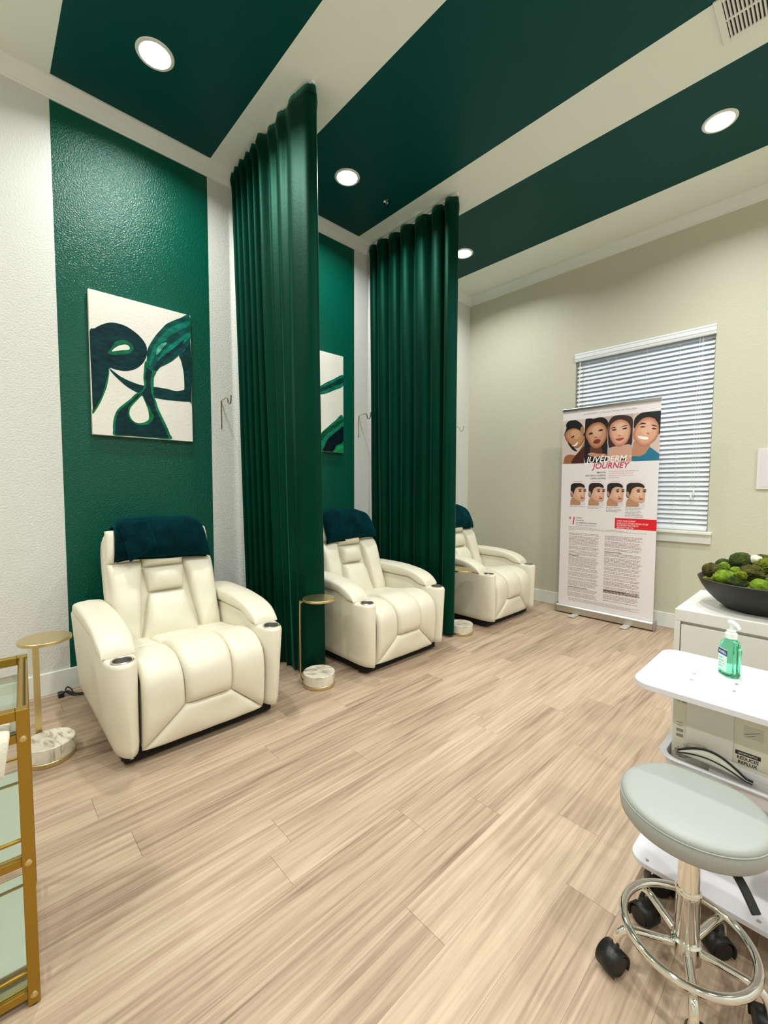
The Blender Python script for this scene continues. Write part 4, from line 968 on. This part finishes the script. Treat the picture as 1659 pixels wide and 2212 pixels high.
for i, (x, y, k) in enumerate(((3.155, 2.175, 'dark'), (3.215, 2.250, 'bright'), (3.225, 2.345, 'dark'), (3.165, 2.420, 'brown'), (3.150, 2.275, 'dark'))):
    moss(x, y, 0.920, 0.034, k, 'moss ball on the right side of the bowl beyond the picture edge', seed=20+i)
mb = MB(); V = []; F = []; n = 48; rr_ = [0.0, 0.05, 0.10, 0.15, 0.185, 0.203]
for k, r in enumerate(rr_):
    for i in range(n):
        a = 2*math.pi*i/n; V.append((r*math.cos(a), r*math.sin(a), 0.104+0.010*noise.noise(Vector((r*math.cos(a)*40, r*math.sin(a)*40, 2)))))
for k in range(len(rr_)-1):
    for i in range(n): j = (i+1) % n; F.append((k*n+i, k*n+j, (k+1)*n+j, (k+1)*n+i))
mb.add(V, F); mo = mb.build('moss_bed', MM['yellow'], None, smooth=180, loc=(BX, BY, BZ)); tag(mo, 'loose yellow green moss filling the black bowl', 'moss', kind='stuff')

# ------------------------------------------------------------------ white utility trolley
def rslab(mb, x0, x1, y0, y1, z0, z1, r, n=6, inset=0.0):
    pts = []
    for cx_, cy_, a0 in ((x1-r, y1-r, 0), (x0+r, y1-r, 90), (x0+r, y0+r, 180), (x1-r, y0+r, 270)):
        for k in range(n+1):
            a = R(a0+90*k/n); pts.append((cx_+(r-inset)*math.cos(a), cy_+(r-inset)*math.sin(a)))
    m = len(pts); mb.add([(x, y, z0) for x, y in pts]+[(x, y, z1) for x, y in pts], [(i, (i+1) % m, m+(i+1) % m, m+i) for i in range(m)]+[tuple(reversed(range(m))), tuple(range(m, 2*m))])
    return pts
TX0, TX1, TY0, TY1 = 2.852, 3.46, 1.450, 1.848
tr = empty('utility_trolley', (TX0, TY0, 0), 0, 'white wheeled utility trolley behind the grey stool', 'trolley')
tl = TX1-TX0; td = TY1-TY0
mb = MB(); rslab(mb, 0, tl, 0, td, 0.662, 0.680, 0.055); mb.build('top_shelf', M_tray, tr, bevel=0.002)
mb = MB(); rslab(mb, 0.012, tl, 0.0, td, 0.104, 0.120, 0.05); mb.build('bottom_shelf', M_tray, tr, bevel=0.002)
mb = MB(); rslab(mb, 0.085, tl-0.03, 0.055, td-0.02, 0.418, 0.424, 0.04); mb.build('tray_floor', M_tray, tr)
mb = MB(); V = []
def rr_pts(x0, x1, y0, y1, r, n=6):
    P = []
    for cx_, cy_, a0 in ((x1-r, y1-r, 0), (x0+r, y1-r, 90), (x0+r, y0+r, 180), (x1-r, y0+r, 270)):
        for k in range(n+1): a = R(a0+90*k/n); P.append((cx_+r*math.cos(a), cy_+r*math.sin(a)))
    return P
o_ = rr_pts(0.080, tl-0.025, 0.050, td-0.015, 0.045); i_ = rr_pts(0.084, tl-0.029, 0.054, td-0.019, 0.041); m = len(o_)
o2 = rr_pts(0.066, tl-0.011, 0.036, td-0.001, 0.055)
V = [(x, y, 0.412) for x, y in o_]+[(x, y, 0.452) for x, y in o_]+[(x, y, 0.456) for x, y in o2]+[(x, y, 0.459) for x, y in o2]+[(x, y, 0.458) for x, y in i_]+[(x, y, 0.412) for x, y in i_]
F = [(k*m+i, k*m+(i+1) % m, (k+1)*m+(i+1) % m, (k+1)*m+i) for k in range(5) for i in range(m)]+[(5*m+i, 5*m+(i+1) % m, (i+1) % m, i) for i in range(m)]
mb.add(V, F); mb.build('tray_rim', M_tray, tr, smooth=40)
for x, y in ((tl-0.06, 0.04), (tl-0.06, td-0.04), (tl-0.30, td-0.012)):
    mb = MB(); mb.tube([(x, y, 0.1185), (x, y, 0.6615)], 0.010, 12); mb.build('post', M_tray, tr, smooth=60)
for x, y in ((0.128, 0.195), (0.131, 0.135), (0.233, 0.198), (0.235, 0.135)):
    mb = MB(); mb.lathe([(0.0045, 0.680), (0.0042, 0.6825), (0.0005, 0.6835)], 12, (x, y)); mb.build('bolt', M_steel, tr, smooth=50)
for x, y in ((0.06, 0.018), (0.323, 0.022)):
    mb = MB(); mb.lathe([(0.006, 0.118), (0.0055, 0.122), (0.0005, 0.1235)], 12, (x, y)); mb.build('bolt', M_steel, tr, smooth=50)
def caster(parent, x, y, ang, zt, r=0.026, name='caster'):
    """twin-wheel caster hanging from height zt"""
    e = bpy.data.objects.new(name, None); COL.objects.link(e); e.parent = parent; e.location = (x, y, 0); e.rotation_euler = (0, 0, ang); e.empty_display_size = 0.02
    for s in (-1, 1):
        mb = MB(); mb.lathe([(0.006, -0.010), (r-0.003, -0.010), (r, -0.007), (r, 0.006), (r-0.004, 0.010), (0.006, 0.010)], 28)
        mb.build('wheel', M_black, e, smooth=40, loc=(0.012, s*0.0135, r), rot=(R(90), 0, 0))
    mb = MB(); V = []; F = []; n = 14
    for k in range(n+1):
        a = R(-35+250*k/n)
        for s in (-0.0265, 0.0265): V.append((0.012+(r+0.003)*math.cos(a), s, r+(r+0.003)*math.sin(a)))
    for k in range(n): F.append((2*k, 2*k+1, 2*k+3, 2*k+2))
    mb.add(V, F); o = mb.build('hood', M_black, e, smooth=60); q_ = o.modifiers.new('s', 'SOLIDIFY'); q_.thickness = 0.003; q_.offset = 1
    mb = MB(); mb.tube([(-0.006, 0, 2*r-0.004), (-0.006, 0, zt)], 0.006, 10); mb.build('stem', M_chrome, e, smooth=60)
    return e
for x, y in ((0.075, 0.06), (0.075, td-0.06), (tl-0.06, 0.06), (tl-0.06, td-0.06)): caster(tr, x, y, 0.6, 0.0995, 0.030)

# hand sanitizer bottle
sb_ = empty('sanitizer_bottle', (3.058, 1.715, 0.6805), R(-48), 'green hand sanitizer pump bottle on the white trolley top', 'bottle')
M_gel = mat('green_gel', '#8df0c8', 0.05, Transmission_Weight=0.95, IOR=1.25)
M_clear = mat('clear_plastic', '#d8f5ea', 0.06, Transmission_Weight=0.9, IOR=1.2)
def faceted(mb, secs, ch=0.35):
    V = []; F = []
    for (hx, hy, z) in secs:
        c = ch*min(hx, hy)
        for p in ((hx, -hy+c), (hx, hy-c), (hx-c, hy), (-hx+c, hy), (-hx, hy-c), (-hx, -hy+c), (-hx+c, -hy), (hx-c, -hy)): V.append((p[0], p[1], z))
    n = 8
    for k in range(len(secs)-1):
        for i in range(n): j = (i+1) % n; F.append((k*n+i, k*n+j, (k+1)*n+j, (k+1)*n+i))
    F.append(tuple(reversed(range(n)))); F.append(tuple((len(secs)-1)*n+i for i in range(n)))
    mb.add(V, F)
mb = MB(); faceted(mb, [(0.026, 0.018, 0.0), (0.031, 0.022, 0.004), (0.032, 0.022, 0.090), (0.026, 0.018, 0.108), (0.014, 0.013, 0.117), (0.013, 0.013, 0.122)], 0.6); mb.build('bottle_body', M_gel, sb_, bevel=0.0015)
mb = MB(); mb.lathe([(0.016, 0.120), (0.016, 0.136), (0.012, 0.139), (0.012, 0.145), (0.005, 0.146), (0.005, 0.164)], 24); mb.build('pump_collar', mat('white_pump', '#e9efe9', 0.35), sb_, smooth=40)
mb = MB(); mb.tube(catmull([(-0.008, 0, 0.170), (0.006, 0, 0.170), (0.024, 0, 0.166), (0.034, 0, 0.158)], 5), [0.0072]*6+[0.0062]*5+[0.0045]*5, 12); mb.build('pump_head', mat('white_pump', '#e9efe9', 0.35), sb_, smooth=60)
pl = Print(lambda u, w, d: (u, -0.0222-d, w))
pl.rect(-0.019, 0.019, 0.018, 0.086, '#cfeee2', 0); pl.rect(-0.020, 0.020, 0.066, 0.084, '#15326f', 1); pl.text('PURELL', 0, 0.071, 0.0105, '#f2f5f7', 2, sx=0.95, align='CENTER', bold=0.0002)
for k in range(4): scribble(pl, -0.015, 0.015, 0.056-k*0.009, 0.002, '#5b9c88', 2, 0.2)
pl.build('front_label', sb_)

# cardboard carton on the tray
cb = empty('carton', (2.944, 1.562, 0.4245), 0, 'white cardboard carton with black print on the trolley tray', 'box')
M_card = mat('white_card', '#d6d3bf', 0.7, bump=(90, 0.1, 3))
mb = MB(); mb.box(0, 0.232, 0, 0.24, 0.0005, 0.222); mb.build('carton_body', M_card, cb, bevel=0.002)
mb = MB(); mb.box(0.036, 0.150, -0.004, -0.0005, 0.012, 0.215); mb.build('carton_flap', mat('white_card_inner', '#d9d5ca', 0.75), cb, bevel=0.001)
cp = Print(lambda u, w, d: (u, -0.0002-d, w))
cp.text('0.99', 0.010, 0.200, 0.012, '#2a2a26', 0, bold=0.0003); cp.text('O (60)', 0.010, 0.186, 0.010, '#2a2a26', 0)
cp.build('number_print', cb); cp = Print(cp.map3)
cp.text('MULT', 0.012, 0.120, 0.006, '#3a3a36', 0); scribble(cp, 0.012, 0.028, 0.113, 0.002, '#77756a', 0)
for zz in (0.092, 0.076):
    for k in range(11): cp.rect(0.011+k*0.0017, 0.011+k*0.0017+(0.0010 if k % 3 else 0.0006), zz, zz+0.010, '#4b4a44', 0)
cp.build('barcode_print', cb); cp = Print(cp.map3)
cp.text('UP', 0.162, 0.192, 0.011, '#2a2a26', 0, bold=0.0003)
cp.rect(0.172, 0.214, 0.142, 0.175, '#c4c1ad', 0)
for a, b in (((0.174, 0.150), (0.206, 0.166)), ((0.180, 0.146), (0.196, 0.154))): cp.poly([a, (a[0]+0.001, a[1]-0.001), (b[0]+0.001, b[1]-0.001), b], '#55534b', 1)
cp.build('picture_print', cb); cp = Print(cp.map3)
cp.rect(0.155, 0.211, 0.086, 0.098, '#26262a', 0); cp.text('SIGNIFICANTLY', 0.183, 0.0895, 0.0072, '#e6e4d8', 1, sx=0.85, align='CENTER')
cp.text('REDUCES', 0.183, 0.074, 0.0128, '#26262a', 0, sx=0.88, align='CENTER', bold=0.0004); cp.text('REFLUX', 0.183, 0.061, 0.0128, '#26262a', 0, sx=0.95, align='CENTER', bold=0.0004)
for k in range(3): scribble(cp, 0.155, 0.215, 0.050-k*0.007, 0.0018, '#8d8b7e', 0, 0.2)
cp.build('slogan_print', cb)

fb = empty('flat_carton', (3.045, 1.532, 0.4245), R(-2), 'flat white carton lying in the trolley tray in front of the tall one', 'box')
mb = MB(); mb.box(0, 0.135, 0, 0.024, 0, 0.062); mb.build('box_body', M_lacq, fb, bevel=0.0015)
mb = MB(); mb.box(0.004, 0.131, -0.0012, 0.0, 0.046, 0.060); mb.build('lid_edge', M_tray, fb)

def crumple(name, loc, rot, size, m, label, cat, seed):
    bm = bmesh.new(); bmesh.ops.create_icosphere(bm, subdivisions=4, radius=1.0)
    for v in bm.verts:
        d = v.co.normalized()
        k = 1+0.35*abs(noise.noise(d*2.2+Vector((seed, 0, 0))))-0.25*abs(noise.noise(d*4.5+Vector((0, seed, 0))))
        v.co = Vector((d.x*size[0]*k, d.y*size[1]*k, d.z*size[2]*k))
    me = bpy.data.meshes.new(name); bm.to_mesh(me); bm.free(); me.materials.append(m)
    o = link_mesh(name, me, None, loc, rot); return tag(o, label, cat)
crumple('crumpled_wrapper', (2.998, 1.534, 0.482), (0.25, -0.45, 0.2), (0.042, 0.013, 0.022), mat('foil_wrap', '#b9ae9a', 0.3, bump=(40, 0.6, 3), var=(30, 0.5)), 'crumpled grey wrapper leaning on the white carton', 'wrapper', 4)
# zip pouch with black piping
zp = empty('zip_pouch', (3.050, 1.517, 0.476), 0, 'pale zip pouch with black curved trim at the front of the tray', 'pouch')
mb = MB()
def ZP(s, t): return Vector((-0.080+0.175*s, 0.004*math.sin(math.pi*s), 0.034*math.sin(math.pi*min(1, s*1.1))*t-0.012*s-0.002+0.004*t))
puff(mb, ZP, lambda s, t: Vector((0, -1, 0)), 0.011, ns=20, nt=12, p=4, q=2); puff(mb, ZP, lambda s, t: Vector((0, 1, 0)), 0.006, ns=20, nt=12, p=4, q=2)
mb.build('pouch_body', mat('pale_pouch', '#cfd2c4', 0.35), zp, smooth=180)
for t, off in ((1.0, 0.0), (0.50, -0.0105)):
    mb = MB(); mb.tube([ZP(k/24, t)+Vector((0, off, 0.002)) for k in range(25)], 0.0022 if t < 1 else 0.0034, 8); mb.build('black_piping', M_black, zp, smooth=180)

# ------------------------------------------------------------------ rolling stool
st = empty('rolling_stool', (3.052, 1.284, 0), 0, 'round grey vinyl stool with chrome foot ring on black casters', 'stool')
mb = MB(); mb.lathe([(0.0005, 0.424), (0.1387, 0.424), (0.1517, 0.427), (0.1577, 0.435), (0.16, 0.452), (0.1595, 0.468), (0.1577, 0.4715), (0.1572, 0.4725), (0.1577, 0.474), (0.1558, 0.4805), (0.1489, 0.4865), (0.1341, 0.4895), (0.074, 0.491), (0.0005, 0.491)], 80, caps=False); mb.build('seat', M_vinyl, st, smooth=50)
mb = MB(); mb.tube([(0.1584*math.cos(2*math.pi*k/80), 0.1584*math.sin(2*math.pi*k/80), 0.4728) for k in range(80)], 0.0016, 6, closed=True); mb.build('seat_piping', M_vinyl, st, smooth=180)
mb = MB(); mb.lathe([(0.0245, 0.24), (0.0245, 0.424)], 32); mb.build('gas_lift', M_chrome, st, smooth=40)
mb = MB(); mb.lathe([(0.027, 0.085), (0.027, 0.236), (0.0285, 0.238), (0.0285, 0.252), (0.0255, 0.256)], 32); mb.build('column', M_chrome, st, smooth=40)
mb = MB(); mb.lathe([(0.030, 0.070), (0.034, 0.073), (0.034, 0.118), (0.030, 0.122)], 32); mb.build('hub', M_chrome, st, smooth=40)
ra = 0.164
for k in range(5):
    a = R(215+72*k); c, s = math.cos(a), math.sin(a)
    mb = MB(); mb.tube([Vector((c*r, s*r, z)) for r, z in [(p.x, p.z) for p in catmull([(0.028, 0, 0.100), (0.08, 0, 0.106), (0.128, 0, 0.110), (0.152, 0, 0.102), (0.163, 0, 0.080), (0.164, 0, 0.058)], 6)]], 0.0105, 12); mb.build('leg', M_chrome, st, smooth=60)
    caster(st, c*ra, s*ra, a+R(35+40*k), 0.066, 0.027)
mb = MB(); mb.tube([(0.142*math.cos(2*math.pi*k/72), 0.142*math.sin(2*math.pi*k/72), 0.130) for k in range(72)], 0.0105, 12, closed=True); mb.build('foot_ring', M_chrome, st, smooth=180)
mb = MB(); V = []; 
mb.tube(catmull([(0.02, 0.0, 0.418), (0.07, -0.04, 0.410), (0.108, -0.070, 0.388), (0.138, -0.094, 0.352)], 6), 0, flat=(0.020, 0.007)); mb.build('height_lever', M_black, st, bevel=0.002, smooth=40)

# ------------------------------------------------------------------ gold bar cart at the left edge
CX1, CX0, CY1, CY0 = 1.96, 1.546, 0.058, -0.36
CA = R(-3.4); _w, _d = CX1-CX0, CY1-CY0
bc = empty('bar_cart', (CX1-(_w*math.cos(CA)-_d*math.sin(CA)), CY1-(_w*math.sin(CA)+_d*math.cos(CA)), 0), CA, 'gold metal bar cart with mirrored shelves at the left edge', 'bar cart')
w = CX1-CX0; d = CY1-CY0; p = 0.024; ZT = 0.745
for x in (0, w):
    for y in (0, d):
        mb = MB(); mb.box(x-p/2, x+p/2, y-p/2, y+p/2, 0.004, ZT); mb.build('post', M_brass, bc, bevel=0.0015)
        mb = MB(); mb.lathe([(0.010, 0), (0.012, 0.002), (0.012, 0.0045)], 12, (x, y)); mb.build('foot_pad', M_black, bc)
for y in (0, d):
    mb = MB(); mb.tube([(p/2, y, ZT-0.012), (w-p/2, y, ZT-0.012)], 0.011, 12); mb.build('top_rail', M_brass, bc, smooth=60)
for x in (0, w):
    mb = MB(); mb.box(x-p/2, x+p/2, p/2, d-p/2, ZT-p, ZT); mb.build('handle_rail', M_brass, bc, bevel=0.0015)
M_mirror = mat('mirror_glass', '#cfdccb', 0.04, 0.92)
M_clear2 = mat('shelf_glass', '#dcebdf', 0.03, Transmission_Weight=0.9, IOR=1.3)
for zz, mm in ((0.675, M_clear2), (0.368, M_mirror), (0.030, M_mirror)):
    for y in (0, d):
        mb = MB(); mb.box(p/2, w-p/2, y-0.006, y+0.006, zz-0.010, zz+0.010); mb.build('shelf_rail', M_brass, bc, bevel=0.001)
    for x in (0, w):
        mb = MB(); mb.box(x-0.006, x+0.006, p/2, d-p/2, zz-0.010, zz+0.010); mb.build('shelf_rail', M_brass, bc, bevel=0.001)
        if zz < 0.6:
            mb = MB(); mb.tube([(x, p/2, zz+0.055), (x, d-p/2, zz+0.055)], 0.0045, 8); mb.build('guard_rail', M_brass, bc, smooth=60)
    if zz < 0.6:
        for y in (0, d):
            mb = MB(); mb.tube([(p/2, y, zz+0.055), (w-p/2, y, zz+0.055)], 0.0045, 8); mb.build('guard_rail', M_brass, bc, smooth=60)
    mb = MB(); mb.box(0.006, w-0.006, 0.006, d-0.006, zz+0.0105, zz+0.0155); mb.build('shelf', mm, bc)
    for x, sg in ((w, 1), (0, -1)):
        for y in (0, d):
            mb = MB(); mb.lathe([(0.0075, 0), (0.007, 0.002), (0.003, 0.0035), (0.003, 0.0015), (0.0003, 0.0015)], 16); mb.build('bolt', M_gold, bc, smooth=40, loc=(x+sg*p/2, y, zz), rot=(0, sg*R(90), 0))

# draped white cloth on the cart's upper rail
dc = empty('folded_cloth', (CX1+0.108*math.sin(CA)+0.002, CY1-0.108*math.cos(CA), 0.675), CA, 'folded white cloth hanging over the bar cart rail at the left edge', 'cloth')
mb = MB()
cpth = catmull([(-0.10, 0, 0.024), (-0.05, 0, 0.024), (-0.015, 0, 0.022), (0.010, 0, 0.020), (0.020, 0, 0.0), (0.022, 0, -0.03), (0.021, 0, -0.075)], 5)
CF, _ = arclen_fn(cpth)
def CP(s, t):
    q_ = CF(t); y = -0.10+0.185*s; fold = 0.006*math.sin(s*17)+0.004*math.sin(s*31+1)
    drop = -0.035*(1-s)*max(0, t-0.6)/0.4
    return Vector((q_.x+max(0, t-0.45)*fold*1.5+0.004*t, y-0.03*max(0, t-0.55)*s, q_.z+drop))
def CN(s, t):
    a, b = CF(max(0, t-.02)), CF(min(1, t+.02)); dd = (b-a).normalized(); return Vector((-dd.z, 0, dd.x))
puff(mb, CP, CN, 0.010, ns=36, nt=24, p=10, q=2, crown=0.1)
mb.build('cloth_fold', mat('white_cloth', '#dedccb', 0.8, bump=(120, 0.2, 3)), dc, smooth=180)

bpy.context.view_layer.update()
